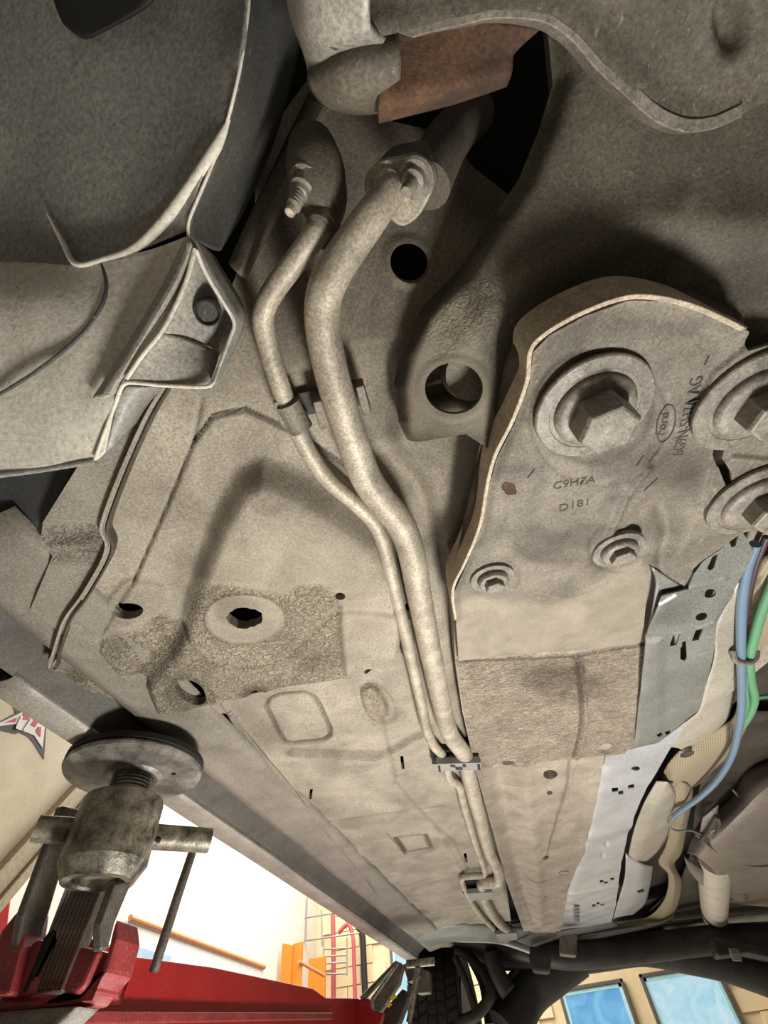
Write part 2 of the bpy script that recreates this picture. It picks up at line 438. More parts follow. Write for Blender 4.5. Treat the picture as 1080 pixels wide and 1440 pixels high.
M['muffler'] = dirty('muffler_steel', srgb(128, 116, 104), srgb(150, 137, 122), 14, .5, .35, .2, .2)
M['creampipe'] = dirty('pipe_end_cream', srgb(204, 192, 168), srgb(222, 212, 190), 20, .5, .1, .15, .2)
M['axle'] = dirty('axle_black', srgb(46, 44, 42), srgb(66, 63, 58), 14, .5, .2, .2, .2)
M['tyre'] = plain('tyre_rubber', srgb(52, 52, 52), .75)
M['wbsheet'] = plain('board_face', srgb(222, 224, 222), .5)
M['stickred'] = plain('sticker_red', srgb(200, 36, 54), .5)
M['stickwhite'] = plain('sticker_white', srgb(236, 232, 224), .5)
M['stickblack'] = plain('sticker_black', srgb(40, 32, 26), .5)
M['winframe'] = plain('window_frame_dark', srgb(92, 84, 78), .5)
M['wintrim'] = plain('window_frame_pale', srgb(176, 220, 226), .4)
def glass_mat(name, a, b_, sc):
    mt, nt, b = nt_new(name); lk = nt.links.new
    tc = nt.nodes.new('ShaderNodeTexCoord'); n = N(nt, 'ShaderNodeTexNoise', Scale=sc, Detail=5, Distortion=1.5)
    lk(tc.outputs['Object'], n.inputs['Vector']); r = nt.nodes.new('ShaderNodeValToRGB')
    r.color_ramp.elements[0].position = .35; r.color_ramp.elements[1].position = .65
    r.color_ramp.elements[0].color = a; r.color_ramp.elements[1].color = b_
    lk(n.outputs['Fac'], r.inputs['Fac']); lk(r.outputs['Color'], b.inputs['Emission Color']); b.inputs['Emission Strength'].default_value = .85
    b.inputs['Base Color'].default_value = (.05, .08, .1, 1); b.inputs['Roughness'].default_value = .1
    return mt
M['glassdeep'] = glass_mat('daylit_glass_deep', srgb(90, 160, 216), srgb(140, 206, 236), 3)
M['glasspale'] = glass_mat('daylit_glass_pale', srgb(168, 216, 232), srgb(208, 234, 240), 5)
def foil_mat():
    mt, nt, b = nt_new('woven_heat_wrap'); lk = nt.links.new
    tc = nt.nodes.new('ShaderNodeTexCoord')
    w1 = N(nt, 'ShaderNodeTexWave', Scale=75, Distortion=.5); w1.bands_direction = 'X'
    w2 = N(nt, 'ShaderNodeTexWave', Scale=75, Distortion=.5); w2.bands_direction = 'Y'
    for w in (w1, w2): lk(tc.outputs['Object'], w.inputs['Vector'])
    mu = nt.nodes.new('ShaderNodeMath'); mu.operation = 'MULTIPLY'; lk(w1.outputs['Fac'], mu.inputs[0]); lk(w2.outputs['Fac'], mu.inputs[1])
    r = nt.nodes.new('ShaderNodeValToRGB'); r.color_ramp.elements[0].color = srgb(146, 131, 106); r.color_ramp.elements[1].color = srgb(186, 171, 142)
    r.color_ramp.elements[1].position = .5
    lk(mu.outputs[0], r.inputs['Fac']); lk(r.outputs['Color'], b.inputs['Base Color'])
    bp = N(nt, 'ShaderNodeBump', Strength=.6, Distance=.002); lk(mu.outputs[0], bp.inputs['Height']); lk(bp.outputs[0], b.inputs['Normal'])
    b.inputs['Roughness'].default_value = .6; return mt
M['wrap'] = foil_mat()

# ------------------------------------------------------------------ the workshop
WXL, WYR = -3.5, 9.0
s = box('floor', (-8, -6, -0.1), (8, 9.4, 0), M['concrete']); s['kind'] = 'structure'
s = box('wall_left', (WXL - .2, -6, 0), (WXL, 9.4, 5.2), M['white']); s['kind'] = 'structure'
s = box('ceiling', (-8, -6, 5.2), (8, 9.4, 5.4), M['white']); s['kind'] = 'structure'
back = box('wall_back', (WXL, WYR + .03, 0), (8, WYR + .23, 5.2), M['mortar']); back['kind'] = 'structure'
LOC_b = wloc(back)
win = [(-0.07, .78, 1.05, 2.14), (1.0, 1.96, 1.05, 2.15), (-2.32, -1.55, 1.6, 2.95)]
bm_me = None
for rrow in range(12):
    for cc in range(-9, 10):
        x = cc * .4 + (.2 if rrow % 2 else 0); z = 1.2 + rrow * .2
        if x - .2 < WXL or any(a - .2 < x < b_ + .2 and c - .1 < z < d + .1 for a, b_, c, d in win): continue
        if bm_me is None:
            o = box('block', (x - .194, WYR, z - .094), (x + .194, WYR + .04, z + .094), M['block'], back, bevel=.006); bm_me = o.data
        else:
            o2 = bpy.data.objects.new('block', bm_me); COL.objects.link(o2); o2.parent = back
            o2.location = Vector(np.array([x, WYR + .02, z]) - LOC_b)
for k, (a, b_, c, d) in enumerate(win):
    # frame ring standing proud of the blocks
    e = part_empty(f'window_{k+1}', None, ((a+b_)/2, WYR, c)); e['kind'] = 'structure'
    t = .035
    for (p, q) in (((a, c), (a+t, d)), ((b_-t, c), (b_, d)), ((a, d-t), (b_, d)), ((a, c), (b_, c+t))):
        box('frame', (p[0], WYR - .05, p[1]), (q[0], WYR + .02, q[1]), M['winframe'], e, bevel=.004)
    t2 = .075
    for (p, q) in (((a+t, c+t), (a+t2, d-t)), ((b_-t2, c+t), (b_-t, d-t)), ((a+t, d-t2), (b_-t, d-t))):
        box('sash', (p[0], WYR - .03, p[1]), (q[0], WYR + .01, q[1]), M['wintrim'], e, bevel=.003)
    box('pane', (a+t, WYR - .01, c+t), (b_-t, WYR + .005, d-t), M['glassdeep'] if k == 0 else M['glasspale'], e)
# brown downpipe at the right of the back wall
tube3('heating_pipe', [WY(1062, 1350, 8.9), WY(1062, 1350, 8.9) * [1, 1, 0]], .05, M['orangewood'], None, seg=12)
tag(bpy.data.objects['heating_pipe'], 'brown pipe running down the back wall right of the windows', 'pipe')
# wall board with orange rail
wb = thing('wall_board', 'pale board with blue pictures under an orange rail on the white wall', 'board', WX(280, 1340, WXL + .03))
a, b_ = WX(183, 1290, WXL + .04), WX(372, 1360, WXL + .04)
tube3('rail', [a, b_], .022, M['orangewood'], wb, seg=10)
prism('board_sheet', [(WXL+.01, a[1], a[2]-.02), (WXL+.01, b_[1], b_[2]-.02), (WXL+.01, b_[1], b_[2]-.62), (WXL+.01, a[1], a[2]-.62)], .02, M['wbsheet'], wb, n=(1, 0, 0))
prism('picture', [(WXL+.032, a[1]+.06, a[2]-.16), (WXL+.032, a[1]+.75, a[2]-.16), (WXL+.032, a[1]+.75, a[2]-.55), (WXL+.032, a[1]+.06, a[2]-.55)], .004, plain('blue_print', srgb(160, 186, 212), .5), wb, n=(1, 0, 0))
# orange ladder-like stands
def slab(name, px, Y, mat, parent, th=.05):
    P = [WY(x, y, Y) for x, y in px]; P[2][2] = P[3][2] = 0; P[2][0] = P[1][0]; P[3][0] = P[0][0]; return prism(name, P, th, mat, parent, n=(0, 1, 0), bevel=.004)
sg = thing('orange_stand', 'left orange folded stand beside the white wall, bar at its side', 'stand', (WY(412, 1378, 7.6)[0], 7.6, 0))
slab('panel', [(397, 1326), (411, 1329), (408, 1390), (393, 1390)], 7.6, M['orange'], sg)
slab('panel', [(412, 1327), (425, 1324), (423, 1390), (409, 1390)], 7.65, M['orange'], sg)
tube3('bar', [WY(420, 1352, 7.6), WY(456, 1372, 8.1)], .02, M['orangewood'], sg, seg=8)
s2 = slab('orange_stand', [(434, 1348), (457, 1345), (455, 1400), (432, 1400)], 8.3, M['orange'], None)
tag(s2, 'right orange stand beside the red hoses at the back', 'stand')
# wire rack, hoses
rk = thing('wire_rack', 'thin grey wire rack against the white wall corner', 'rack', WY(440, 1300, 8.5))
for p, q in (((383, 1235), (380, 1300)), ((432, 1262), (430, 1322)), ((380, 1299), (470, 1284)), ((428, 1323), (505, 1312)), ((452, 1280), (453, 1330)),
             ((455, 1322), (456, 1380)), ((488, 1318), (488, 1372)), ((456, 1335), (488, 1333)), ((456, 1345), (488, 1343)), ((456, 1355), (488, 1353)), ((456, 1370), (488, 1369))):
    tube3('wire', [WY(*p, 8.5), WY(*q, 8.5)], .012, M['grey'], rk, seg=6)
h1 = tube3('air_hose', [WY(468, 1284, 8.7), WY(469, 1340, 8.7), WY(469, 1340, 8.7) * [1, 1, 0]], .034, M['redhose'], None, n=4, seg=10)
tag(h1, 'red hose hanging straight beside the wire rack', 'hose', None)
h2 = tube3('air_hose', [WY(476, 1312, 8.75), WY(490, 1300, 8.75), WY(497, 1325, 8.75), WY(497, 1325, 8.75) * [1, 1, 0]], .028, M['redhose'], None, n=5, seg=10)
tag(h2, 'red hose bent over at its top beside the black downpipe', 'hose')
h3 = tube3('drain_pipe', [WY(502, 1300, 8.8), WY(510, 1318, 8.8), WY(510, 1318, 8.8) * [1, 1, 0]], .045, M['black'], None, n=4, seg=10)
tag(h3, 'black vertical pipe at the back between hoses and windows', 'pipe')
# beige panel with sticker
pn_x = -2.6
def panel_pt(px, py, off=0.0): return WX(px, py, pn_x + off)
A, B = panel_pt(195, 1040), panel_pt(0, 1270)
eg = (A - B) / np.linalg.norm(A - B); g0 = B - eg * (B[2] / eg[2]); g1 = A + eg * .55
nrm = np.array([-1., 0, 0])
pn = thing('beige_panel', 'beige panel with a red white and black jagged sticker and a timber edge', 'panel', (pn_x, g0[1] - .4, 0))
prism('panel_face', [g0, g1, (pn_x, .3, g1[2]), (pn_x, .3, 0)], .05, M['beige'], pn, n=nrm, bevel=.004)
en = np.array([0, -eg[2], eg[1]])
for z0, z1, th in ((.0, .05, .06), (.055, .10, .04), (.105, .16, .055)):
    prism('edge_strip', [g0 + en*z0 + [th, 0, 0], g1 + en*z0 + [th, 0, 0], g1 + en*z1 + [th, 0, 0], g0 + en*z1 + [th, 0, 0]], th - .001, M['wood'], pn, n=nrm, bevel=.003)
def stick(pts, mat, off, nm='sticker_layer'):
    P = [panel_pt(x, y, off) for x, y in pts]; prism(nm, P, .002, mat, pn, n=nrm, bevel=0)
stick([(-10, 1020), (22, 1003), (15, 980), (32, 996), (66, 1010), (62, 1068), (47, 1044), (40, 1036), (28, 1030), (22, 1032), (-10, 1024)], M['stickblack'], .003)
stick([(-8, 1020), (26, 1004), (32, 1000), (64, 1014), (60, 1052), (48, 1034), (38, 1030), (26, 1026), (22, 1018), (-8, 1022)], M['stickwhite'], .006)
stick([(8, 1016), (24, 1009), (22, 1015)], M['stickred'], .009)
stick([(34, 1001), (46, 1003), (40, 1012), (32, 1012)], M['stickred'], .009)
stick([(47, 1008), (56, 1012), (50, 1022), (42, 1018)], M['stickred'], .009)
stick([(54, 1022), (58, 1022), (57, 1036), (51, 1028)], M['stickred'], .009)
stick([(30, 1006), (33, 1007), (27, 1026), (22, 1024)], M['stickwhite'], .011)
stick([(44, 1010), (47, 1012), (36, 1028), (33, 1026)], M['stickwhite'], .011)

# ------------------------------------------------------------------ the car
CARL = np.array([0.15, 1.35, 1.40 + .03])
car = thing('car', 'raised car seen from beneath, dusty underbody with pipes, bolts and heat shields', 'car', CARL)
hp = Plane((0, 900, .38), (600, 930, .38), (400, 1100, .38))
def base_floor(P, pl):
    y = pl.p[1] + P[:, 1] * pl.v[1]; x = pl.p[0] + P[:, 0]
    up_ = np.clip(.115 - y, 0, 1)                      # rises to the bulkhead at the front
    r = -(1.1 * up_ ** 1.25) * sstep((x + .17) / .10)
    # gutter for the pipes: the pan sits higher beside the tunnel
    return r
fl_out = [(218, 540), (300, 470), (340, 330), (330, 200), (420, 60), (500, 100), (560, 150), (625, 168), (672, 190), (690, 232), (745, 285), (820, 320), (800, 500), (720, 700), (700, 900),
          (685, 1000), (720, 1310), (640, 1316), (600, 1316), (575, 1308), (545, 1285), (470, 1188), (370, 1062), (322, 1003), (220, 1000), (100, 965), (62, 945), (84, 885), (115, 842), (147, 778), (140, 750)]
holes = [ell(349, 845, 24, 15, .05, 26, .08), ell(183, 853, 21, 11), ell(272, 960, 24, 13, .55), ell(478, 815, 7, 5), ell(517, 927, 6, 4.5), ell(361, 958, 6, 4),
         ell(581, 376, 28, 27)]
for (cx, cy, hw, hh, sk) in ((566, 1073, 2.2, 9, 1), (437, 1117, 2, 7, -1), (655, 1207, 2, 7, 1)):
    holes.append([(cx-hw-sk, cy-hh), (cx+hw-sk, cy-hh), (cx+hw+sk, cy+hh), (cx-hw+sk, cy+hh)])
Bout = [(272, 622), (300, 585), (345, 575), (400, 600), (470, 645), (530, 690), (562, 740), (580, 800), (585, 860), (572, 905), (548, 927), (515, 937), (400, 955),
        (330, 973), (262, 990), (222, 988), (180, 960), (140, 915), (150, 880), (187, 820), (240, 700)]
dome = [(345, 668), (372, 652), (400, 662), (470, 700), (530, 750), (556, 810), (568, 880), (560, 912), (515, 937), (400, 955), (330, 973), (262, 990), (222, 988), (205, 940), (262, 880), (285, 800), (315, 720)]
feats = [
    ('poly', Bout, .003, .0035),
    ('poly', dome, .026, .024, ''),
    ('poly', [(205, 945), (262, 885), (330, 915), (420, 905), (470, 850), (548, 860), (580, 900), (548, 930), (515, 940), (400, 958), (262, 993), (210, 990)], .026, -.006, 's'),
    ('poly', ell(349, 846, 54, 35), .004, -.0016), ('stroke', ell(349, 846, 55, 36), .0016, .0014, 'c'),
    ('poly', [(482, 822), (560, 815), (580, 880), (560, 915), (515, 935), (488, 930)], .006, -.002),
    ('poly', ell(272, 960, 34, 21, .55), .012, -.005), ('stroke', ell(272, 960, 27, 16, .55), .002, .0025, 'c'),
    ('poly', ell(361, 958, 12, 8), .008, -.003), ('poly', ell(478, 815, 13, 9), .008, -.002), ('poly', ell(581, 374, 38, 36), .006, .0025),
    ('stroke', [(215, 880), (255, 925), (300, 960), (330, 975)], .008, -.004, 's'),
    ('stroke', [(262, 872), (240, 915), (205, 950), (180, 960)], .009, -.007, 's'),
    ('stroke', [(260, 880), (290, 905), (340, 915), (400, 905), (450, 860), (478, 838), (560, 845)], .006, -.0045, 's'),
    ('stroke', [(270, 870), (300, 900), (340, 925)], .007, .003, 's'),
    ('stroke', [(285, 560), (272, 622), (238, 705), (187, 820)], .0011, -.004, ''),
    ('stroke', [(272, 622), (300, 583), (345, 573), (400, 598), (470, 643), (530, 690), (566, 742)], .0011, -.004, ''),
    ('stroke', [(318, 907), (335, 912), (350, 922), (352, 930)], .0012, .0025, 's'),
    ('poly', [(155, 885), (205, 870), (235, 845), (232, 822), (180, 815), (140, 860), (75, 945), (135, 905)], .004, .0025, 's'),
    # access cover
    ('stroke', [(373, 994), (378, 983), (392, 977), (428, 973), (441, 979), (448, 990), (464, 1024), (464, 1034), (455, 1039), (412, 1044), (401, 1042), (392, 1030)], .0032, -.007, 'c'),
    ('stroke', [(369, 993), (375, 980), (391, 973), (429, 969), (444, 975), (453, 988), (469, 1024), (468, 1036), (457, 1043), (411, 1048), (398, 1045)], .0022, .0022, 'c'),
    ('stroke', [(556, 1178), (598, 1173), (606, 1192), (570, 1198)], .0045, -.008, 'c'),
    ('stroke', [(551, 1175), (602, 1169), (611, 1195), (568, 1202)], .003, .002, 'c'),
    # oval boss
    ('poly', [(500, 970), (520, 958), (545, 975), (558, 1005), (545, 1018), (515, 1014)], .012, -.005, 's'),
    ('poly', [(508, 972), (520, 966), (532, 970), (545, 995), (540, 1010), (523, 1012), (511, 995)], .003, .007, 's'),
    # pressed ribs and joints
    ('stroke', [(412, 1058), (470, 1062), (522, 1064), (548, 1058), (575, 1042), (605, 1028)], .0085, .009, 's'),
    ('stroke', [(535, 1012), (548, 1060), (556, 1100), (600, 1150), (640, 1185), (662, 1232)], .004, -.0025, ''),
    ('stroke', [(365, 1160), (440, 1158), (560, 1142), (620, 1135)], .004, -.002, ''),
    ('stroke', [(480, 1122), (520, 1110), (560, 1092)], .004, .0016, ''),
    ('stroke', [(545, 1172), (570, 1200)], .004, .0022, ''), ('stroke', [(610, 1160), (640, 1210), (650, 1232)], .006, .003, ''),
    ('stroke', [(325, 1003), (345, 1030), (370, 1063), (410, 1110), (465, 1176), (520, 1240)], .005, .005, 's'),
    ('stroke', [(312, 985), (330, 1010), (345, 1035)], .004, .004, 's'),
    ('stroke', [(560, 640), (600, 700), (625, 790), (640, 900), (660, 1030), (700, 1200), (735, 1310)], .011, -.012, 's'),
    ('stroke', [(540, 650), (585, 700), (600, 760)], .014, -.012, 's'),
    ('stroke', [(575, 560), (565, 640), (600, 690), (625, 760)], .010, .006, 's'),
    ('poly', [(470, 400), (540, 470), (540, 620), (470, 560)], .04, -.012, 's'),
    ('mask', [(215, 860), (262, 868), (290, 805), (340, 800), (400, 812), (420, 800), (455, 800), (478, 830), (485, 930), (515, 938), (400, 956), (262, 992), (200, 985), (90, 965), (130, 900), (205, 880)], .014, 1.0, 's'),
    ('mask', ell(349, 846, 54, 35), .006, -1.0), ('mask', [(155, 885), (205, 870), (235, 845), (232, 822), (180, 815), (140, 860), (75, 945), (135, 905)], .006, -1.0, 's'),
    ('mask', [(508, 972), (520, 966), (532, 970), (545, 995), (540, 1010), (523, 1012), (511, 995)], .003, .8, 's'),
    ('grime', [(373, 994), (378, 983), (392, 977), (428, 973), (441, 979), (448, 990), (464, 1024), (464, 1034), (455, 1039), (412, 1044), (401, 1042), (392, 1030)], .0035, .9, 'c'),
    ('grime', [(556, 1178), (598, 1173), (606, 1192), (570, 1198)], .0055, .9, 'c'),
    ('grime', [(285, 560), (272, 622), (238, 705), (187, 820)], .0013, .9), ('grime', [(272, 622), (300, 583), (345, 573), (400, 598), (470, 643), (530, 690), (566, 742)], .0015, .9),
    ('grime', ell(349, 846, 55, 36), .0018, .5, 'c'), ('grime', [(322, 1003), (345, 1030), (370, 1063), (410, 1110), (465, 1176), (520, 1240)], .004, .5, 's'),
    ('grime', [(262, 872), (240, 915), (205, 950)], .008, .7, 's'), ('grime', [(262, 993), (330, 976), (400, 958), (515, 940), (560, 915)], .004, .6),
    ('grime', [(412, 1052), (470, 1056), (522, 1058), (548, 1052), (575, 1036), (605, 1022)], .006, .4, 's'),
    ('grime', [(365, 1160), (440, 1158), (560, 1142), (620, 1135)], .004, .35), ('grime', [(480, 828), (478, 860), (486, 930)], .003, .6, 's'),
    ('grime', [(545, 1172), (570, 1200)], .004, .5), ('grime', [(535, 1012), (548, 1060), (556, 1100), (600, 1150), (640, 1185), (662, 1232)], .004, .3),
    ('grime', [(645, 930), (668, 1060), (690, 1160), (712, 1250), (735, 1310)], .010, .5, 's'), ('grime', [(508, 972), (520, 966), (532, 970), (545, 995), (545, 1010)], .003, .7, 's'),
    ('stain', [(540, 60), (700, 100), (780, 300), (712, 335), (650, 260), (560, 170)], .05, .9), ('stain', [(230, 40), (330, 200), (345, 500), (400, 560), (480, 560), (560, 640), (620, 720), (640, 860), (760, 860), (900, 300), (800, 40)], .10, .55, 's'),  # light falloff towards the front, painted as soft-edged darkening
    ('dust', [(360, 720), (440, 710), (520, 780), (545, 850), (470, 900), (380, 900), (300, 900), (300, 820)], .06, .3, 's'), ('dust', ell(528, 990, 14, 20), .006, .6),  # first entry paints the bright pool of light at the pan centre
    ('stain', [(536, 745), (560, 745), (592, 860), (572, 920), (556, 900), (560, 850)], .012, .45, 's'),  # shaded side of the dome beside the pipes, painted in
    ('stain', [(350, 655), (410, 655), (530, 735), (560, 790), (480, 735), (420, 700), (370, 700)], .02, .35, 's'),  # painted shading band along the upper edge of the dome
    ('stain', ell(361, 958, 20, 14), .014, .9), ('stain', ell(440, 915, 30, 12), .02, .4), ('stain', ell(272, 960, 40, 26, .5), .014, .6),
    ('stain', [(82, 940), (95, 925), (130, 912), (140, 940), (100, 965)], .006, .6, 's'),
    ('stain', ell(340, 835, 30, 22), .008, .35), ('stain', [(225, 1000), (330, 985), (420, 1060), (330, 1050)], .03, .35, 's'),
]
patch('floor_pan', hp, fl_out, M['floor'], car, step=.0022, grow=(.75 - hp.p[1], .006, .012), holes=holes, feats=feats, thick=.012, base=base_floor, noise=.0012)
# cavities behind the openings and the body shell above
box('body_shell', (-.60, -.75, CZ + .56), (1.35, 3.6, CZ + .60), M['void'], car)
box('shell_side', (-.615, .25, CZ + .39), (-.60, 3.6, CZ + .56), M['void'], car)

box('inner_floor', (-.60, .30, CZ + .425), (.10, 2.6, CZ + .43), M['void'], car)  # unseen dark sheet added so no light shows through the floor holes
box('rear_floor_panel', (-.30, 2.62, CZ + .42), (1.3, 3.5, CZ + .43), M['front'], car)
# sill: profile swept along the car
def sweep(name, prof, y0, y1, mat, parent, n=40, wob=0.0, **kw):
    V = []; Fc = []; m_ = len(prof)
    for i in range(n + 1):
        y = y0 + (y1 - y0) * i / n
        for k, (x, h) in enumerate(prof):
            V.append((x + wob * math.sin(y * 7 + k), y, CZ + h + wob * math.sin(y * 11 + k * 2)))
    for i in range(n):
        for k in range(m_ - 1):
            Fc.append((i*m_+k, i*m_+k+1, (i+1)*m_+k+1, (i+1)*m_+k))
    return build(name, V, Fc, mat, parent, solid=.002, **kw)
sweep('sill', [(-.385, .381), (-.40, .376), (-.44, .379), (-.475, .374), (-.490, .373)], .16, 2.56, M['sill'], car, wob=.0007)
sweep('sill_groove', [(-.488, .373), (-.495, .388), (-.505, .391), (-.538, .372), (-.546, .358)], .16, 2.56, M['groove'], car, wob=.0005, label='dark groove along the sill')
sweep('sill_cover', [(-.543, .366), (-.544, .358), (-.549, .3545), (-.585, .355), (-.592, .358), (-.602, .39), (-.62, .48)], .36, 2.56, M['alu'], car, wob=.0004, label='pale plastic strip along the outer edge of the sill')
# seam bead and small blisters along the sill
tube3('seam_bead', [W(x, y, .3775) for x, y in ((322, 1000), (345, 1030), (372, 1064), (410, 1108), (465, 1175), (520, 1245), (548, 1285))], .0028, M['sill'], car, n=6, seg=8)
# near end of the sill, inner closing panels
hs = Plane((0, 800, .385), (130, 900, .385), (0, 930, .385))
patch('sill_end_panel', hs, [(-160, 640), (160, 640), (145, 750), (150, 780), (100, 870), (65, 950), (240, 1000), (225, 1020), (130, 1040), (-60, 885), (-160, 820)], M['front'], car, step=.004, thick=.01,
      feats=[('stroke', [(-20, 790), (60, 900), (140, 960)], .02, -.006, 's'), ('poly', [(-150, 600), (120, 640), (60, 770), (-160, 780)], .03, -.03, 's'), ('mask', [(0, 860), (100, 880), (240, 1000), (130, 1010)], .03, .7)], noise=.002)
loft('splash_shield', [[(-140, 640, .40), (0, 640, .40), (130, 630, .40)], [(-140, 790, .375), (0, 760, .378), (75, 745, .382)]], M['darkplastic'], car, nu=4, nv=4, solid=.002, label='smooth dark plastic shield behind the arch liner')
# outer flange plate and pinch weld
hq = Plane((60, 740, .372), (180, 600, .372), (90, 880, .372))
patch('rail_flange', hq, [(200, 540), (190, 570), (110, 655), (60, 735), (58, 755), (74, 782), (42, 858), (90, 892), (120, 850), (150, 780), (142, 745), (175, 640), (225, 545)], M['sill'], car, step=.002, thick=.003,
      feats=[('stroke', [(60, 760), (90, 765), (140, 758)], .006, .004, 's'), ('mask', [(60, 740), (150, 735), (150, 790), (70, 790)], .02, .8)], noise=.001)
def ribbon(name, pts, height, thick, mat, parent, n=6, up_=(0, 0, 1), bevel=.0006, **kw):
    """pts (px,py,h): lower edge of an upright strip"""
    C = catmull([W(*p) for p in pts], n) if n > 1 else np.array([W(*p) for p in pts])
    up_ = np.array(up_, float); T = np.gradient(C, axis=0); S = np.cross(T, up_); S /= np.linalg.norm(S, axis=1)[:, None]
    V = []; Fc = []
    for i in range(len(C)):
        V += [C[i] - S[i]*thick/2, C[i] + S[i]*thick/2, C[i] + S[i]*thick/2 + up_*height, C[i] - S[i]*thick/2 + up_*height]
    for i in range(len(C) - 1):
        for k in range(4):
            k2 = (k+1) % 4; Fc.append((i*4+k, i*4+k2, (i+1)*4+k2, (i+1)*4+k))
    Fc.append((0, 1, 2, 3)); e = (len(C)-1)*4; Fc.append((e+3, e+2, e+1, e))
    return build(name, V, Fc, mat, parent, sharp=35, bevel=bevel, **kw)
pw = [(232, 540, .364), (205, 585, .364), (175, 650, .364), (153, 705, .364), (141, 745, .364), (149, 768, .364), (140, 795, .364), (112, 842, .364), (90, 872, .364), (78, 905, .364), (68, 940, .364)]
ribbon('pinch_weld', pw, .014, .0028, M['floor'], car)
ribbon('pinch_weld', [(x + 9, y + 1, h + .003) for x, y, h in pw], .012, .0024, M['front'], car)
tube3('seam_bead', [W(x+4, y, .371) for x, y, _ in pw[:8]], .0022, M['floor'], car, n=5, seg=8)

# front chassis rail side strip (dark, beside the arch liner)
loft('front_rail', [[(322, 372, .385), (345, 320, .40), (372, 262, .43), (440, 120, .50)], [(335, 385, .375), (358, 330, .39), (388, 275, .42), (470, 120, .50)], [(345, 392, .39), (368, 345, .41), (400, 290, .44), (490, 120, .52)]], M['sub'], car, nu=3, nv=4, solid=.002)

# ---- tunnel side panel
tp = Plane((660, 950, .366), (890, 950, .360), (740, 1300, .372))
th = [ell(715, 1072, 8, 5), ell(774, 1089, 10, 6), ell(773, 1115, 4, 3), ell(851, 1050, 11, 6, -.1)]
patch('tunnel_panel', tp, [(632, 780), (1080, 720), (1120, 900), (980, 1010), (900, 1060), (850, 1062), (838, 1130), (822, 1200), (800, 1245), (788, 1312), (738, 1314), (712, 1240), (690, 1160), (668, 1080), (650, 1000), (640, 930)],
      M['tunnel'], car, step=.0022, grow=(.62 - .4, .006, .012), holes=th[1:3], thick=.02, noise=.0012, feats=[
    ('poly', [(640, 926), (700, 922), (790, 916), (806, 921), (830, 914), (910, 905), (900, 1040), (885, 1056), (835, 1062), (740, 1070), (690, 1078), (664, 1080)], .003, .0035),
    ('mask', [(640, 926), (700, 922), (790, 916), (806, 921), (830, 914), (910, 905), (900, 1040), (885, 1056), (835, 1062), (740, 1070), (690, 1078), (664, 1080)], .004, 1.0),
    ('mask', [(664, 1070), (835, 1062), (800, 1300), (740, 1300)], .01, .28),
    ('stroke', [(808, 920), (814, 945), (822, 985), (822, 1020), (812, 1062), (800, 1100), (782, 1150), (767, 1200)], .0035, .0035, 's'),
    ('stroke', [(803, 935), (812, 955), (816, 985), (815, 1020), (805, 1062)], .002, -.004, 's'),
    ('grime', [(808, 925), (816, 985), (815, 1020), (805, 1062)], .0028, .9, 's'), ('grime', [(800, 1068), (797, 1100), (782, 1150), (767, 1205)], .003, .7, 's'), ('grime', [(690, 1080), (740, 1072), (835, 1064)], .003, .4), ('grime', [(740, 1235), (770, 1238), (800, 1230)], .005, .6), ('grime', [(645, 928), (720, 923), (806, 921), (830, 915), (905, 906)], .003, .8),
    ('poly', ell(812, 942, 7, 14), .006, .006), ('poly', th[0], .003, -.006), ('poly', th[3], .003, -.005), ('stroke', ell(851, 1050, 12, 7, -.1), .0015, .002, 'c'),
    ('stroke', [(735, 1070), (745, 1140), (755, 1230), (760, 1300)], .02, .008, 's'), ('stroke', [(700, 1075), (715, 1150), (735, 1250), (752, 1300)], .012, -.006, 's'),
    ('stroke', [(740, 1235), (770, 1238), (800, 1230)], .004, -.003, ''), ('stain', ell(795, 960, 60, 24, .2), .03, .5), ('stain', [(650, 930), (720, 925), (900, 915), (895, 960), (660, 965)], .02, .25),
    ('stain', [(658, 1060), (690, 1076), (740, 1300), (722, 1300)], .02, .5)])
for cx, cy, rx, mt in ((715, 1072, 8, 'front'), (851, 1050, 10, 'tunnel'), (766, 1207, 5, 'front'), (793, 1228, 6, 'tunnel'), (763, 1262, 5, 'front')):
    c = tp.w(cx, cy, .003); k = tp.w(cx + rx, cy, .003)
    lathe('plug', c, tp.n, [(np.linalg.norm(k-c), -.004), (np.linalg.norm(k-c), 0), (np.linalg.norm(k-c)*.8, .0012), (np.linalg.norm(k-c)*.7, .0002)], M[mt], car, seg=20)

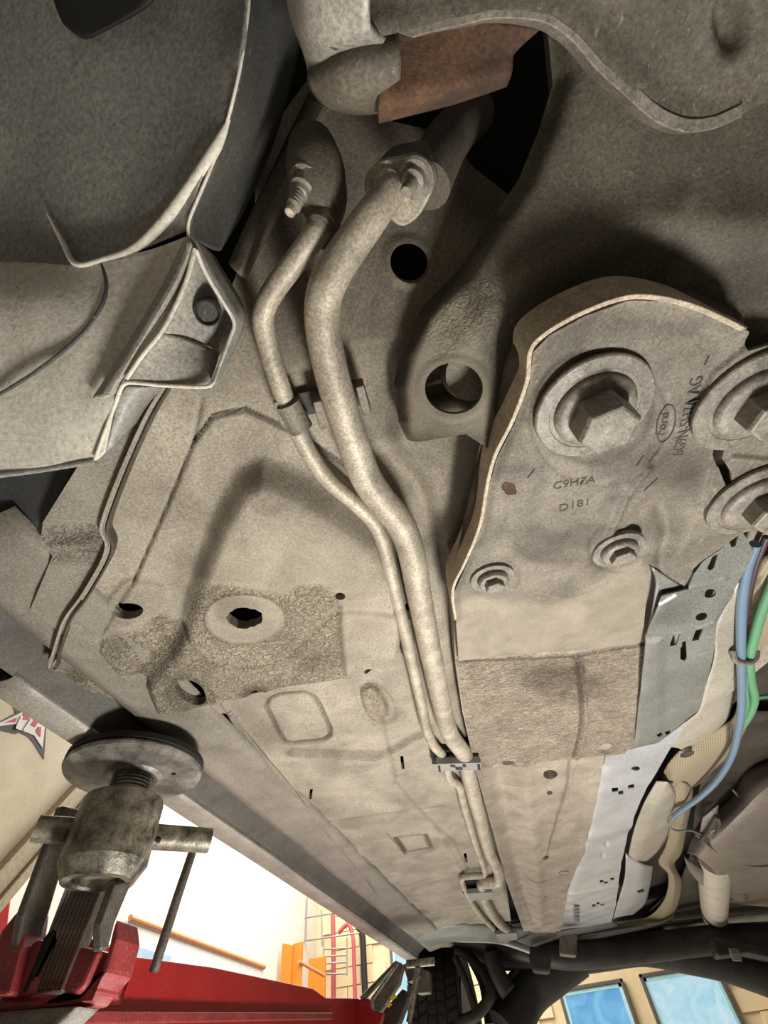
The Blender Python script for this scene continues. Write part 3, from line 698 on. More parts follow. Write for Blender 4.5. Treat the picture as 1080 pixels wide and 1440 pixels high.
# ---- subframe arm with rolled edge and round hole
sp = Plane((640, 560, .335), (1000, 300, .335), (760, 160, .375))
edge = [(655, 610), (600, 620), (570, 626), (557, 600), (550, 545), (560, 490), (592, 430), (650, 370), (700, 292), (735, 240), (768, 160), (785, 100), (770, -60)]
patch('subframe', sp, edge + [(1200, -60), (1200, 520), (1000, 560), (760, 620), (700, 640)], M['sub'], car, step=.0018, thick=.012, holes=[ell(638, 546, 41, 36)], noise=.0010, feats=[
    ('stroke', edge[2:], .008, -.016, ''), ('stroke', [(x, y) for x, y in edge[2:8]], .003, -.004, ''),
    ('poly', ell(638, 546, 52, 46), .004, .001), ('stroke', [(690, 420), (800, 360), (920, 330), (1080, 340)], .02, .006, 's'),
    ('stroke', [(960, 280), (930, 330)], .008, .002, ''), ('stroke', [(700, 430), (650, 480)], .012, .004, ''),
    ('poly', [(700, 420), (900, 330), (1100, 340), (1100, 600), (700, 640)], .03, -.010), ('stain', [(1000, 200), (1100, 180), (1100, 420), (1040, 420)], .03, .5),
    ('mask', [(600, 440), (640, 420), (690, 400), (700, 460), (620, 500)], .02, .3, 's'), ('dust', [(572, 500), (612, 440), (650, 425), (670, 470), (690, 600), (600, 612), (572, 612)], .018, .38, 's'), ('stain', [(560, 620), (548, 540), (590, 430), (700, 290), (712, 300), (610, 440), (572, 540), (575, 615)], .006, .8)])
# bush sleeve seen inside the hole
lathe('bush_sleeve', W(655, 520, .385), (0, 0.25, 1), [(.022, -.03), (.024, -.012), (.024, .0), (.0225, .002), (.0225, .03)], M['plate'], car, seg=28)
tube('inner_tube', [(590, 585, .375), (640, 575, .372), (720, 560, .375)], .016, M['sub'], car, seg=20)

# ---- reinforcement plate with stamped writing
rp = Plane((745, 500, .300), (1080, 500, .300), (700, 900, .352))
lip = [(1047, 464), (985, 435), (930, 420), (880, 419), (820, 440), (770, 468), (747, 492), (742, 535), (722, 590), (697, 640), (686, 680), (675, 740), (655, 790), (637, 830), (641, 872)]
plate_out = [(1047, 462), (1046, 490), (1120, 470), (1140, 745), (1045, 748), (1012, 772), (985, 790), (975, 800), (966, 827), (913, 794), (904, 903), (830, 913), (700, 923), (645, 930)] + lip[::-1][:-1]
notch = [(1006, 622), (1014, 616), (1020, 628), (1016, 645), (1026, 662), (1027, 682), (1018, 680), (1008, 655), (1002, 640)]
patch('reinforcement_plate', rp, plate_out, M['plate'], car, step=.0015, thick=.003, holes=[notch], noise=.0006, label='dusty stamped reinforcement plate with bolts and raised writing', feats=[
    ('poly', [(985, 600), (978, 560), (1000, 522), (1040, 490), (1080, 470), (1160, 480), (1160, 610), (1040, 612)], .003, .004, ''),
    ('poly', [(1000, 660), (990, 700), (992, 728), (1020, 742), (1160, 745), (1160, 650), (1030, 640)], .003, .003, ''),
    ('poly', ell(840, 572, 88, 82), .006, -.0012), ('poly', ell(868, 770, 42, 36), .006, -.002), ('poly', ell(694, 812, 36, 30), .006, .0015),
    ('poly', ell(800, 765, 60, 34, .0), .02, .003), ('stroke', [(720, 765), (760, 785), (820, 780), (860, 745)], .003, .0018, 's'),
    ('poly', ell(925, 745, 36, 48, .3), .02, -.007), ('stroke', [(860, 750), (880, 700), (910, 660)], .004, .003, 's'),
    ('stroke', [(935, 720), (945, 760), (930, 800)], .008, -.005, 's'), ('stroke', [(740, 830), (800, 838), (850, 820)], .003, .0015, 's'),
    ('stroke', lip, .006, .004, ''), ('stroke', ell(845, 590, 96, 92), .0025, -.001, 'c'),
    ('dust', [(640, 850), (700, 835), (780, 850), (850, 815), (915, 790), (915, 905), (830, 915), (700, 925), (640, 932)], .03, .42, 's'), ('grime', ell(834, 574, 82, 76), .004, .5, 'c'), ('stain', [(715, 745), (780, 740), (870, 740), (870, 800), (800, 790), (740, 790)], .02, .5, 's'), ('stain', ell(945, 655, 60, 30, .2), .03, .65),
    ('stain', ell(705, 640, 36, 60, .3), .02, .25), ('stain', [(760, 480), (800, 455), (880, 435), (1000, 460), (900, 470), (800, 500), (765, 560)], .02, .4, 's')])  # last entry paints the shadow inside the plate's lip
up_r = -rp.n
ribbon('plate_flange', [(x, y, 0) for x, y in []] or [(x, y, (rp.w(x, y, .006) - OFF)[2]) for x, y in lip], .034, .0034, M['lip'], car, up_=tuple(up_r), label='upturned plate edge worn pale')
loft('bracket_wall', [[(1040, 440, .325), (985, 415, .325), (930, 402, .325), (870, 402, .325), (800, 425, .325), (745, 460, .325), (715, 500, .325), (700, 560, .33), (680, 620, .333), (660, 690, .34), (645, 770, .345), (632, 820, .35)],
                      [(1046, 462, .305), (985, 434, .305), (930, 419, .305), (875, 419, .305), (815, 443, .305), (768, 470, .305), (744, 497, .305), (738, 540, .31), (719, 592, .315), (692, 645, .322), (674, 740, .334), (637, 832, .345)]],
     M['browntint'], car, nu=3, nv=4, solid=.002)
from mathutils.bvhtree import BVHTree
_po = bpy.data.objects['reinforcement_plate']; _pc = wloc(_po)
_bv = BVHTree.FromPolygons([Vector(v.co) + Vector(_pc) for v in _po.data.vertices], [tuple(p.vertices) for p in _po.data.polygons])
def on_plate(p, lift):
    h = _bv.ray_cast(Vector(p + rp.n * .03), Vector(-rp.n), .06)
    return (np.array(h[0]) if h[0] is not None else np.array(p)) + rp.n * lift
def stamp(txt, p0, p1, hpx, pl, parent, off=.0004, mat=None, name='stamped_text', bold=False, shear=0):
    cu = bpy.data.curves.new(name, 'FONT'); cu.body = txt; cu.extrude = .02; cu.shear = shear; cu.resolution_u = 3
    cu.offset = 0
    to = bpy.data.objects.new(name, cu); COL.objects.link(to)
    dg = bpy.context.evaluated_depsgraph_get(); dg.update()
    me = bpy.data.meshes.new_from_object(to.evaluated_get(dg)); bpy.data.objects.remove(to)
    co = np.zeros(len(me.vertices) * 3); me.vertices.foreach_get('co', co); co = co.reshape(-1, 3)
    x0, x1 = co[:, 0].min(), co[:, 0].max(); y0, y1 = co[:, 1].min(), co[:, 1].max()
    a = pl.w(*p0, off); b = pl.w(*p1, off); ex = b - a; Lw = np.linalg.norm(ex); exn = ex / Lw
    ey = np.cross(pl.n, exn)
    dpx = math.hypot(p1[0]-p0[0], p1[1]-p0[1]); hh = hpx * Lw / dpx
    V = a + np.outer((co[:, 0]-x0)/(x1-x0), ex) + np.outer((co[:, 1]-y0)/(y1-y0) * hh, ey)
    V = np.array([on_plate(v, .00045 if z > 0 else -.0001) for v, z in zip(V, co[:, 2])])
    c = V.mean(0); me.vertices.foreach_set('co', (V - c).ravel()); me.update(); me.materials.clear(); me.materials.append(mat)
    return new_obj(name, me, parent, c)
M['stampm'] = dirty('stamp_shadowed', srgb(66, 60, 51), srgb(80, 73, 62), 60, .7, .1, .2, .1)
prism('rust_patch', [on_plate(rp.w(x, y), .0004) for x, y in ell(716, 687, 11, 8, .5, 30, .16)], .0005, M['rust'], car, bevel=0)
stamp('C9H7A', (778, 690), (838, 680), 14, rp, car, off=.0012, mat=M['stampm'])
stamp('D181', (788, 722), (828, 712), 15, rp, car, off=.0022, mat=M['stampm'])
stamp('6G9N-5H7A AG', (962, 640), (990, 528), 14, rp, car, off=.0012, mat=M['stampm'])
stamp('Ford', (933, 612), (943, 578), 11, rp, car, off=.0008, mat=M['stampm'], shear=.3)
E1 = [on_plate(rp.w(x, y), .0003) for x, y in ell(936, 595, 12, 27, .22, 28)]
tube3('stamped_oval', E1 + [E1[0]], .0005, M['stampm'], car, seg=6)
for a, b_ in (((895, 655), (905, 640)), ((912, 650), (926, 634)), ((905, 690), (925, 672)), ((742, 672), (752, 660)), ((990, 512), (996, 500))):
    tube3('stamped_mark', [on_plate(rp.w(*a), .0002), on_plate(rp.w(*b_), .0002)], .0006, M['stampm'], car, seg=6)

def bolt(cx, cy, pl, rw, rc, rh, hl, lab, off=.002, hexrot=.2, dish=.003, name='bolt', sub=2):
    """rw washer, rc collar, rh hex radii in pixels at the spot"""
    c = pl.w(cx, cy, off); mpp = np.linalg.norm(pl.w(cx + 10, cy, off) - c) / 10
    e = part_empty(name, car, c, lab); n = pl.n
    R = rw * mpp; C = rc * mpp; Hx = rh * mpp; L_ = hl
    lathe('washer', c, n, [(R*.97, -.003), (R, -.001), (R, .0018), (R*.975, .0028), (C*1.12, .0032), (C*1.10, .0026), (C*.5, .0026)], M['bolt'], e, seg=48)
    lathe('collar', c + n*.0026, n, [(C, 0), (C*1.0, .0015), (C*.96, .004), (C*.86, .0058), (Hx*1.02, .0064)], M['bolt'], e, seg=40)
    lathe('hex_head', c + n*.006, n, [(Hx, 0), (Hx, L_*.86), (Hx*.93, L_*.97), (Hx*.84, L_)], M['bolt'], e, seg=6, rot=hexrot, bevel=.0006, smooth=False)
    return e
bolt(834, 574, rp, 78, 54, 39, .025, 'big hex bolt with a wide flat washer', off=.003)
bolt(1058, 566, rp, 74, 50, 31, .021, 'hex bolt at the plate edge in a stepped recess', off=.006)
bolt(1064, 704, rp, 60, 44, 25, .02, 'hex bolt under the curved notch', off=.005)
bolt(692, 812, rp, 30, 21, 13, .010, 'small hex bolt in the lower left corner of the plate', off=.002)
bolt(869, 772, rp, 34, 24, 16, .010, 'small hex bolt above the heat shield bracket', off=.002)

# ---- upper mount at the top of the picture
loft('engine_mount', [[(395, -60, .36), (430, -60, .31), (520, -60, .29)], [(412, 20, .36), (440, 40, .318), (520, 30, .30)], [(432, 78, .35), (460, 72, .322), (530, 48, .308)], [(438, 105, .355), (470, 88, .33), (545, 58, .315)]],
     M['alu'], car, nu=5, nv=6, solid=.004, label='pale alloy mount arm')
c0 = W(520, 118, .335)
loft('mount_bush', [[(440, 88, .35), (470, 66, .33), (510, 52, .322), (560, 46, .322)],
                    [(436, 118, .345), (475, 98, .315), (520, 84, .308), (562, 76, .312)],
                    [(460, 148, .355), (490, 140, .322), (525, 130, .316), (562, 118, .318)],
                    [(500, 158, .39), (520, 157, .35), (540, 154, .345), (565, 146, .345)]], M['sub'], car, nu=5, nv=5, solid=.003)
loft('rusty_lug', [[(540, 50, .322), (600, 34, .322), (660, 28, .324), (760, 40, .330)], [(535, 110, .318), (590, 98, .316), (650, 88, .320), (722, 74, .330)], [(532, 150, .318), (575, 142, .314), (645, 124, .318), (718, 100, .330)], [(532, 170, .334), (570, 160, .333), (640, 142, .336), (712, 118, .345)]], M['rust'], car, nu=5, nv=5, solid=.003, label='rusty orange brown lug')
up0 = Plane((700, 0, .315), (1080, 0, .315), (950, 160, .322))
wav = [(470, 75), (505, 58), (560, 46), (610, 32), (655, 22), (690, 14), (735, 14), (775, 22), (812, 48), (845, 88), (885, 125), (925, 160), (965, 176), (1005, 172), (1043, 155)]
patch('subframe_cover', up0, [(470, 72)] + wav[1:] + [(1080, 142), (1200, 120), (1200, -90), (400, -90), (440, 40)], M['sub'], car, step=.0025, thick=.003, noise=.0015,
      feats=[('poly', ell(1028, 30, 22, 40), .01, -.012), ('stroke', wav, .008, .004, ''), ('stroke', [(1005, -40), (1000, 20), (1010, 60)], .004, .004, 's'), ('stroke', [(480, 20), (510, 40), (540, 30)], .006, .004, 's')])
ribbon('cover_lip', [(x, y, .316 + (.004 if x < 600 else 0)) for x, y in wav], .012, .0062, M['plate'], car)
# ---- connectors at the pipe ends
_a = W(515, 315, .352) - W(556, 262, .366); _a /= np.linalg.norm(_a); _b = -ray(560, 265) / np.linalg.norm(ray(560, 265))
fc = plane_pn(W(560, 265, .366), _a * .5 + _b * .6)
pts = [(513, 272), (514, 248), (532, 228), (560, 222), (584, 218), (604, 232), (610, 256), (600, 285), (585, 308), (566, 319), (552, 312), (530, 292)]
ce = part_empty('pipe_flange', car, fc.w(560, 265), 'oval bolted flange at the top of the thick pipe')
prism('flange_plate', [fc.w(x, y) for x, y in catmull(pts, 3, True)], .006, M['pipe'], ce, bevel=.0015)
prism('flange_block', [fc.w(x, y, -.0065) for x, y in catmull([(x + 3, y - 2) for x, y in pts], 3, True)], .028, M['sub'], ce, bevel=.002)
lathe('flange_bolt', fc.w(585, 250, .001), fc.n, [(.0125, -.001), (.0125, .0015), (.011, .003), (.0078, .003), (.0075, .008), (.0045, .009), (.004, .02), (.003, .022)], M['bolt'], ce, seg=24)
lathe('pipe_collar', fc.w(550, 270, .001), fc.n, [(.0145, -.002), (.0142, .003), (.0115, .006)], M['pipe'], ce, seg=24)
tube('hose_body', [(600, 262, .372), (612, 232, .39), (632, 195, .43), (668, 160, .50)], .0165, M['front'], car)
ce2 = part_empty('pipe_flange', car, W(440, 275, .38), 'small flange with a threaded stud at the top of the thin pipe')
tube('flange_body', [(462, 322, .375), (452, 290, .378), (438, 245, .385), (430, 215, .40)], .0, M['sub'], ce2) if False else None
V, Fc = tube_geo(catmull([W(458, 322, .375), W(455, 290, .378), W(445, 248, .388), (W(438, 205, .415))], 5), [.0085, .010, .012, .0135, .015, .0165, .0175, .0185, .019, .0195, .020, .020, .019, .018, .017, .016], 20)
build('flange_body', V, Fc, M['sub'], ce2)
ax = W(408, 298, .352) - W(440, 240, .385); L_ = np.linalg.norm(ax)
lathe('stud', W(440, 240, .385), ax, [(.0115, L_*.2), (.0118, L_*.3), (.0085, L_*.33), (.0085, L_*.5), (.0065, L_*.53), (.0055, L_*.6)] + [(.0050 if k % 2 else .0042, L_*(.62 + k*.035)) for k in range(8)] + [(.0034, L_*.92), (.0034, L_*1.02)], M['bolt'], ce2, seg=20, sharp=20)
lathe('tip', W(408, 298, .352) - ax/L_*.004, ax, [(.0036, 0), (.0036, .004), (.0028, .005)], M['lip'], ce2, seg=10)
lathe('lug', W(455, 322, .366), ax, [(.013, -.006), (.013, .004), (.011, .006)], M['sub'], ce2, seg=24, sx=.8)

# ---- pipes
big = [(556, 262, .366, .0102), (545, 275, .360, .0104), (515, 315, .352, .0115), (472, 378, .346, .0125), (455, 420, .344, .0128), (455, 470, .343, .0130), (470, 540, .343, .0134), (492, 610, .344, .0138), (513, 668, .346, .0142), (535, 702, .348), (562, 735, .350),
       (578, 775, .351), (590, 840, .353), (606, 920, .355), (620, 985, .357), (632, 1030, .358), (650, 1056, .362), (655, 1066, .366), (657, 1080, .366), (661, 1098, .364), (672, 1140, .366), (687, 1195, .368), (701, 1226, .368), (700, 1238, .366),
       (688, 1241, .366), (678, 1241, .368), (677, 1252, .368), (682, 1266, .368), (692, 1285, .37), (704, 1300, .37), (720, 1310, .372)]
sm = [(460, 310, .366), (444, 330, .360), (415, 368, .357), (384, 410, .357), (370, 445, .357), (378, 490, .358), (395, 545, .358), (412, 590, .358), (436, 640, .359), (462, 675, .359), (500, 708, .36), (528, 738, .36), (543, 780, .36),
      (556, 835, .36), (572, 900, .361), (588, 970, .362), (600, 1025, .362), (610, 1048, .363), (622, 1062, .366), (628, 1078, .367), (632, 1094, .366), (645, 1104, .366), (653, 1135, .367), (668, 1185, .368), (681, 1222, .368), (680, 1230, .367),
      (664, 1232, .367), (650, 1234, .368), (651, 1244, .369), (658, 1258, .369), (668, 1276, .37), (684, 1296, .372), (702, 1312, .374)]
big = [p if len(p) == 4 else p + (.0146,) for p in big]
tube('coolant_pipe', big, .0148, M['pipe'], car, smooth_n=7, seg=24, label='thick dusty metal pipe')
tube('coolant_pipe', sm, .0080, M['pipe'], car, smooth_n=7, seg=20, label='thin dusty metal pipe')
# clip over the pipes
ck = part_empty('pipe_clip', car, W(440, 580, .35), 'grey clip holding both pipes')
def slab_h(name, pts, h, th, mat, parent, bevel=.001, **kw):
    return prism(name, [W(x, y, h) for x, y in pts], th, mat, parent, n=(0, 0, 1), bevel=bevel, **kw)
slab_h('clip_tab', [(383, 567), (395, 562), (410, 598), (402, 605), (396, 602)], .352, .018, M['plate'], ck)
slab_h('clip_tab', [(440, 566), (458, 562), (467, 600), (453, 606), (449, 602)], .350, .018, M['plate'], ck)
slab_h('clip_tab', [(500, 545), (511, 542), (523, 582), (514, 586), (510, 584)], .350, .018, M['plate'], ck)
tube('clip_sleeve', [(404, 566, .357), (413, 584, .357), (424, 603, .357)], .0105, M['plate'], ck, seg=16)
slab_h('clip_base', [(388, 560), (505, 535), (512, 570), (400, 590)], .372, .006, M['front'], ck)
for (x0, y0, x1, y1, hh) in ((606, 1056, 674, 1075, .366), (649, 1240, 690, 1257, .371), (688, 1300, 724, 1314, .374)):
    bk = part_empty('pipe_holder', car, W((x0+x1)/2, y1, hh), 'black plastic holder clamping both pipes')
    slab_h('holder_base', [(x0, y0), (x1-6, y0-2), (x1, y1), (x0+2, y1)], hh + .002, .012, M['void'], bk)
    slab_h('holder_bar', [(x0+8, y1), (x1+3, y1-2), (x1+4, y1+8), (x0+14, y1+10)], hh - .019, .012, M['grey'], bk)
    if y0 == 1056:
        for (a, b_, c, d) in ((616, 1077, 619, 1086), (633, 1076, 640, 1079), (640, 1079, 650, 1083), (650, 1075, 655, 1079), (671, 1075, 675, 1083)):
            slab_h('holder_slot', [(a, b_), (c, b_), (c+1, d), (a+1, d)], hh - .0196, .0012, M['black'], bk, bevel=0)
for (x, y) in ((563, 905), (572, 858), (578, 800)):
    slab_h('spacer', [(x, y), (x+6, y), (x+7, y+14), (x+1, y+14)], .366, .01, M['black'], car)

# ---- wheel arch liner
LN = part_empty('wheel_arch_liner', car, W(150, 400, .33), 'grey plastic wheel arch liner, dusty at its lower end')
# lower apron, its lamp-lit brightness put into a pale colour
loft('liner_apron', [[(-120, 375, .400), (0, 370, .385), (60, 372, .372), (108, 374, .360), (160, 364, .352), (215, 352, .345), (264, 334, .340)],
                     [(-120, 440, .365), (0, 430, .355), (55, 428, .345), (110, 430, .337), (150, 440, .330), (190, 440, .328), (215, 432, .326)],
                     [(-120, 520, .340), (0, 520, .332), (50, 512, .326), (90, 508, .320), (120, 505, .317), (150, 506, .314), (172, 510, .312)],
                     [(-120, 590, .322), (0, 592, .315), (45, 590, .311), (80, 585, .307), (110, 578, .304), (140, 568, .301), (163, 562, .300)],
                     [(-120, 680, .305), (0, 668, .300), (40, 662, .298), (80, 656, .296), (110, 651, .295), (134, 648, .294), (148, 636, .294)]],
     M['linerdust'], LN, nu=8, nv=8, solid=.0025)
tube('liner_rim', [(-120, 682, .304), (0, 668, .299), (60, 660, .297), (110, 652, .294), (134, 648, .293)], .0022, M['liner'], LN, seg=10)
# recessed dish edge
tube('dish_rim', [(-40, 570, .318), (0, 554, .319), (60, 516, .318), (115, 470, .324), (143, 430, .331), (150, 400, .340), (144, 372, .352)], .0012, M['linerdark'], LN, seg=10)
# side wall of the apron
loft('liner_side', [[(148, 636, .294), (158, 600, .297), (166, 562, .300), (178, 543, .302)], [(190, 594, .318), (205, 570, .318), (222, 550, .318), (235, 543, .318)]], M['liner'], LN, nu=2, nv=4, solid=.002)
# moulded pocket
loft('liner_gusset', [[(264, 334, .338), (240, 385, .328), (205, 445, .318), (165, 510, .306), (132, 560, .298)],
                      [(268, 342, .330), (248, 392, .318), (215, 450, .308), (178, 512, .298), (150, 558, .293)],
                      [(275, 350, .345), (255, 400, .335), (228, 455, .325), (196, 500, .315), (172, 545, .308)]], M['linerpocket'], LN, nu=4, nv=6, solid=.002)
loft('pocket_face', [[(272, 350, .335), (258, 395, .325), (240, 440, .315), (226, 468, .308)],
                     [(300, 385, .350), (300, 430, .342), (300, 460, .336), (296, 488, .332)],
                     [(330, 452, .345), (325, 470, .343), (318, 485, .340), (308, 500, .336)]], M['linerpocket'], LN, nu=5, nv=5, solid=.002)
loft('pocket_floor', [[(226, 468, .308), (200, 500, .302), (172, 540, .298)], [(262, 476, .318), (245, 508, .306), (235, 541, .299)], [(308, 496, .334), (302, 520, .314), (292, 543, .302)]], M['linerpocket'], LN, nu=4, nv=4, solid=.002)
tube('pocket_rim', [(276, 352, .332), (290, 385, .332), (312, 422, .332), (329, 453, .332), (322, 478, .326), (308, 515, .312), (298, 540, .300), (285, 544, .298), (230, 542, .297), (182, 538, .297), (172, 543, .297), (162, 568, .299), (148, 606, .294), (134, 645, .291)], .0013, M['linerdust'], LN, smooth_n=5, seg=10)
tube('pocket_rim', [(274, 350, .331), (262, 395, .322), (242, 440, .312), (226, 468, .305), (200, 500, .299), (178, 532, .296)], .0014, M['linerdust'], LN, smooth_n=5, seg=10)
pc = Plane((292, 439, .334), (310, 470, .334), (300, 410, .336))
lathe('plug', W(292, 439, .327), pc.n, [(.0085, -.012), (.0085, .002), (.0075, .003), (.0062, .0008)], M['axle'], LN, seg=24)
loft('pocket_outer', [[(266, 330, .338), (285, 372, .333), (312, 420, .333), (330, 452, .332), (322, 480, .327), (300, 540, .302)],
                      [(300, 360, .36), (318, 390, .36), (335, 418, .358), (343, 440, .352), (338, 470, .345), (303, 542, .318)]], M['liner'], LN, nu=3, nv=5, solid=.002)
# upper bowl
loft('liner_bowl', [[(-160, -80, .56), (0, -80, .50), (120, -80, .46), (240, -80, .43), (330, -80, .41), (352, -80, .40)],
                    [(-160, 60, .53), (0, 60, .47), (110, 60, .435), (220, 60, .405), (310, 60, .375), (345, 50, .362)],
                    [(-160, 170, .50), (0, 170, .45), (100, 180, .415), (200, 170, .39), (280, 160, .365), (327, 145, .352)],
                    [(-160, 260, .465), (0, 265, .43), (85, 280, .40), (180, 250, .38), (255, 225, .360), (300, 215, .346)],
                    [(-160, 330, .44), (0, 335, .41), (95, 350, .38), (165, 330, .368), (225, 285, .356), (282, 260, .343)],
                    [(-160, 375, .41), (0, 370, .395), (108, 373, .365), (190, 352, .356), (235, 335, .350), (265, 322, .340)]],
     M['liner'], LN, nu=8, nv=8, solid=.0025)
tube('bowl_crease', [(66, 300, .391, .0005), (88, 340, .376, .0018), (108, 372, .359, .002), (150, 364, .353, .002), (190, 349, .349, .0026), (230, 312, .348, .0034), (270, 260, .346, .0036), (305, 205, .346, .003), (322, 168, .349, .001)], 0, M['linerdust'], LN, smooth_n=6, seg=12)
tube('liner_edge', [(354, -80, .40), (350, 0, .375), (342, 70, .360), (330, 130, .351), (314, 190, .347), (297, 235, .344), (280, 275, .341), (266, 310, .339), (265, 333, .338), (272, 350, .335)], .0010, M['linerdust'], LN, smooth_n=6, seg=10)
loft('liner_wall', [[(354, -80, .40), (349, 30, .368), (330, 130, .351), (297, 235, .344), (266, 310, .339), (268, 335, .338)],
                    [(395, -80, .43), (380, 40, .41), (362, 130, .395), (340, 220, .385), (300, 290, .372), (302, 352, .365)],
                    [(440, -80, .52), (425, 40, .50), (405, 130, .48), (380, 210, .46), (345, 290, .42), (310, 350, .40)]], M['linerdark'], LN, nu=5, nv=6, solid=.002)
loft('liner_opening', [[(60, -60, .455), (130, -60, .43), (225, -60, .405)], [(80, 10, .44), (135, 10, .42), (215, 0, .40)], [(90, 35, .43), (118, 54, .42), (150, 40, .412)]], M['black'], LN, nu=4, nv=4, solid=.002)

# ---- heat shields along the tunnel
hsE = None
SHD = part_empty('heat_shield', car, W(920, 1000, .35), 'perforated aluminium heat shield beside the tunnel')
sh1 = Plane((950, 880, .338), (940, 1040, .352), (1000, 900, .336))
patch('shield_plate', sh1, [(1032, 757), (1045, 749), (1062, 778), (1038, 818), (1008, 875), (1003, 925), (992, 965), (982, 1000), (966, 1012), (926, 1046), (885, 1056), (893, 1035), (908, 895), (912, 882), (930, 838), (966, 828), (976, 806), (988, 790), (1012, 774)],
      M['shield'], SHD, step=.0018, thick=.002, noise=.0008,
      holes=[[(957, 903), (965, 902), (966, 926), (962, 930), (957, 927)], [(946, 893), (956, 891), (951, 907), (941, 909)], [(978, 886), (989, 884), (983, 900), (973, 902)], ell(998, 834, 8.5, 5, -.35), ell(985, 865, 8.5, 5, -.35),
             [(1002, 783), (1010, 779), (1004, 798), (998, 802), (994, 799)], [(1028, 751), (1041, 747), (1035, 768), (1029, 770), (1026, 762)], [(922, 1032), (929, 1029), (932, 1033), (926, 1036)], [(935, 1030), (942, 1028), (944, 1032), (938, 1035)]],
      feats=[('poly', [(905, 893), (1000, 880), (1020, 850), (1040, 830), (950, 835), (925, 850)], .006, .0018), ('stroke', [(912, 893), (960, 888), (1005, 872)], .003, .0012, 's'), ('stroke', [(968, 826), (1020, 815)], .003, .002, ''), ('poly', [(905, 900), (930, 898), (930, 1040), (890, 1050)], .02, .003),
             ('stain', ell(945, 860, 30, 20), .02, .3)])
sh2 = Plane((870, 1100, .357), (830, 1290, .365), (910, 1090, .353))
sq = lambda x, y, a=4, b_=3.2: [(x-a, y-b_+1), (x+a-1, y-b_), (x+a, y+b_-1), (x-a+1, y+b_)]
patch('shield_strip', sh2, [(852, 1062), (886, 1055), (925, 1045), (968, 1012), (955, 1035), (932, 1070), (915, 1100), (897, 1135), (883, 1172), (872, 1225), (866, 1272), (860, 1296), (783, 1312), (786, 1282), (800, 1252), (808, 1225), (824, 1185), (834, 1150), (842, 1105)],
      M['shieldbright'], SHD, step=.0028, thick=.002, noise=.0009,
      holes=[ell(894, 1081, 6, 3), sq(865, 1111, 5, 4), sq(874, 1117, 4, 3.5), sq(888, 1107, 5, 4), sq(846, 1239, 3, 2), sq(852, 1241, 3, 2), sq(861, 1236, 3, 2), sq(835, 1273, 3, 2), sq(841, 1270, 2.5, 2), sq(847, 1272, 3, 2)],
      feats=[('stroke', [(828, 1178), (885, 1160)], .03, .004, ''), ('stroke', [(815, 1215), (870, 1215)], .02, -.004, ''), ('stroke', [(800, 1258), (868, 1245)], .02, .005, ''), ('stroke', [(840, 1130), (900, 1110)], .03, -.003, ''),
             ('stroke', [(846, 1080), (812, 1210), (786, 1300)], .012, -.004, ''), ('stroke', [(853, 1190), (853, 1184)], .004, -.003, ''), ('stroke', [(848, 1206), (848, 1200)], .004, -.003, '')])
for i in range(5):
    slab_h('vent_rib', [(807, 1276+i*5), (815, 1275+i*5), (815, 1277+i*5), (807, 1278+i*5)], .3625, .002, M['grey'], SHD, bevel=0)
    slab_h('vent_rib', [(845, 1270+i*5), (854, 1269+i*5), (854, 1271+i*5), (845, 1272+i*5)], .3625, .002, M['grey'], SHD, bevel=0)
slab_h('shield_end', [(782, 1312), (862, 1296), (864, 1304), (786, 1324)], .366, .02, M['shield'], SHD)
# ramp down from bracket
loft('shield_ramp', [[(914, 795, .338), (940, 812, .340), (966, 828, .344)], [(922, 822, .345), (940, 830, .344), (952, 838, .342)], [(910, 888, .345), (918, 868, .343), (928, 850, .342)]], M['shield'], SHD, nu=3, nv=3, solid=.002)
loft('shield_side', [[(1040, 815, .337), (1008, 875, .338), (1004, 925, .340), (992, 965, .345), (982, 1000, .350), (966, 1014, .353), (930, 1048, .356)],
                     [(1058, 830, .348), (1036, 885, .350), (1034, 925, .352), (1028, 965, .357), (1018, 1000, .362), (1000, 1022, .364), (955, 1052, .364)],
                     [(1062, 838, .375), (1044, 890, .378), (1040, 930, .378), (1032, 975, .38), (1022, 1012, .382), (1004, 1032, .384), (965, 1060, .384)]], M['cream'], SHD, nu=5, nv=5, solid=.002, label='cream coated side of the heat shield')
loft('shield_bulge', [[(923, 1098, .360), (905, 1130, .360), (892, 1165, .362), (884, 1200, .364), (884, 1216, .366)], [(940, 1100, .352), (925, 1130, .352), (912, 1165, .354), (902, 1195, .356), (895, 1212, .360)], [(950, 1118, .37), (945, 1150, .37), (936, 1180, .372), (922, 1200, .374), (905, 1214, .374)]],
     M['cream'], SHD, nu=5, nv=5, solid=.002, label='cream coated bulge of the heat shield')
loft('shield_bulge', [[(880, 1200, .364), (878, 1235, .364), (868, 1270, .366), (862, 1292, .368)], [(902, 1214, .358), (900, 1240, .358), (890, 1268, .362), (876, 1288, .364)], [(918, 1218, .376), (914, 1245, .376), (906, 1272, .378), (890, 1286, .378)]], M['shieldbright'], SHD, nu=5, nv=5, solid=.002, label='bright lower bulge of the heat shield')
slab_h('bulge_slot', [(896, 1254), (906, 1252), (906, 1254), (897, 1256)], .357, .002, M['black'], SHD, bevel=0)
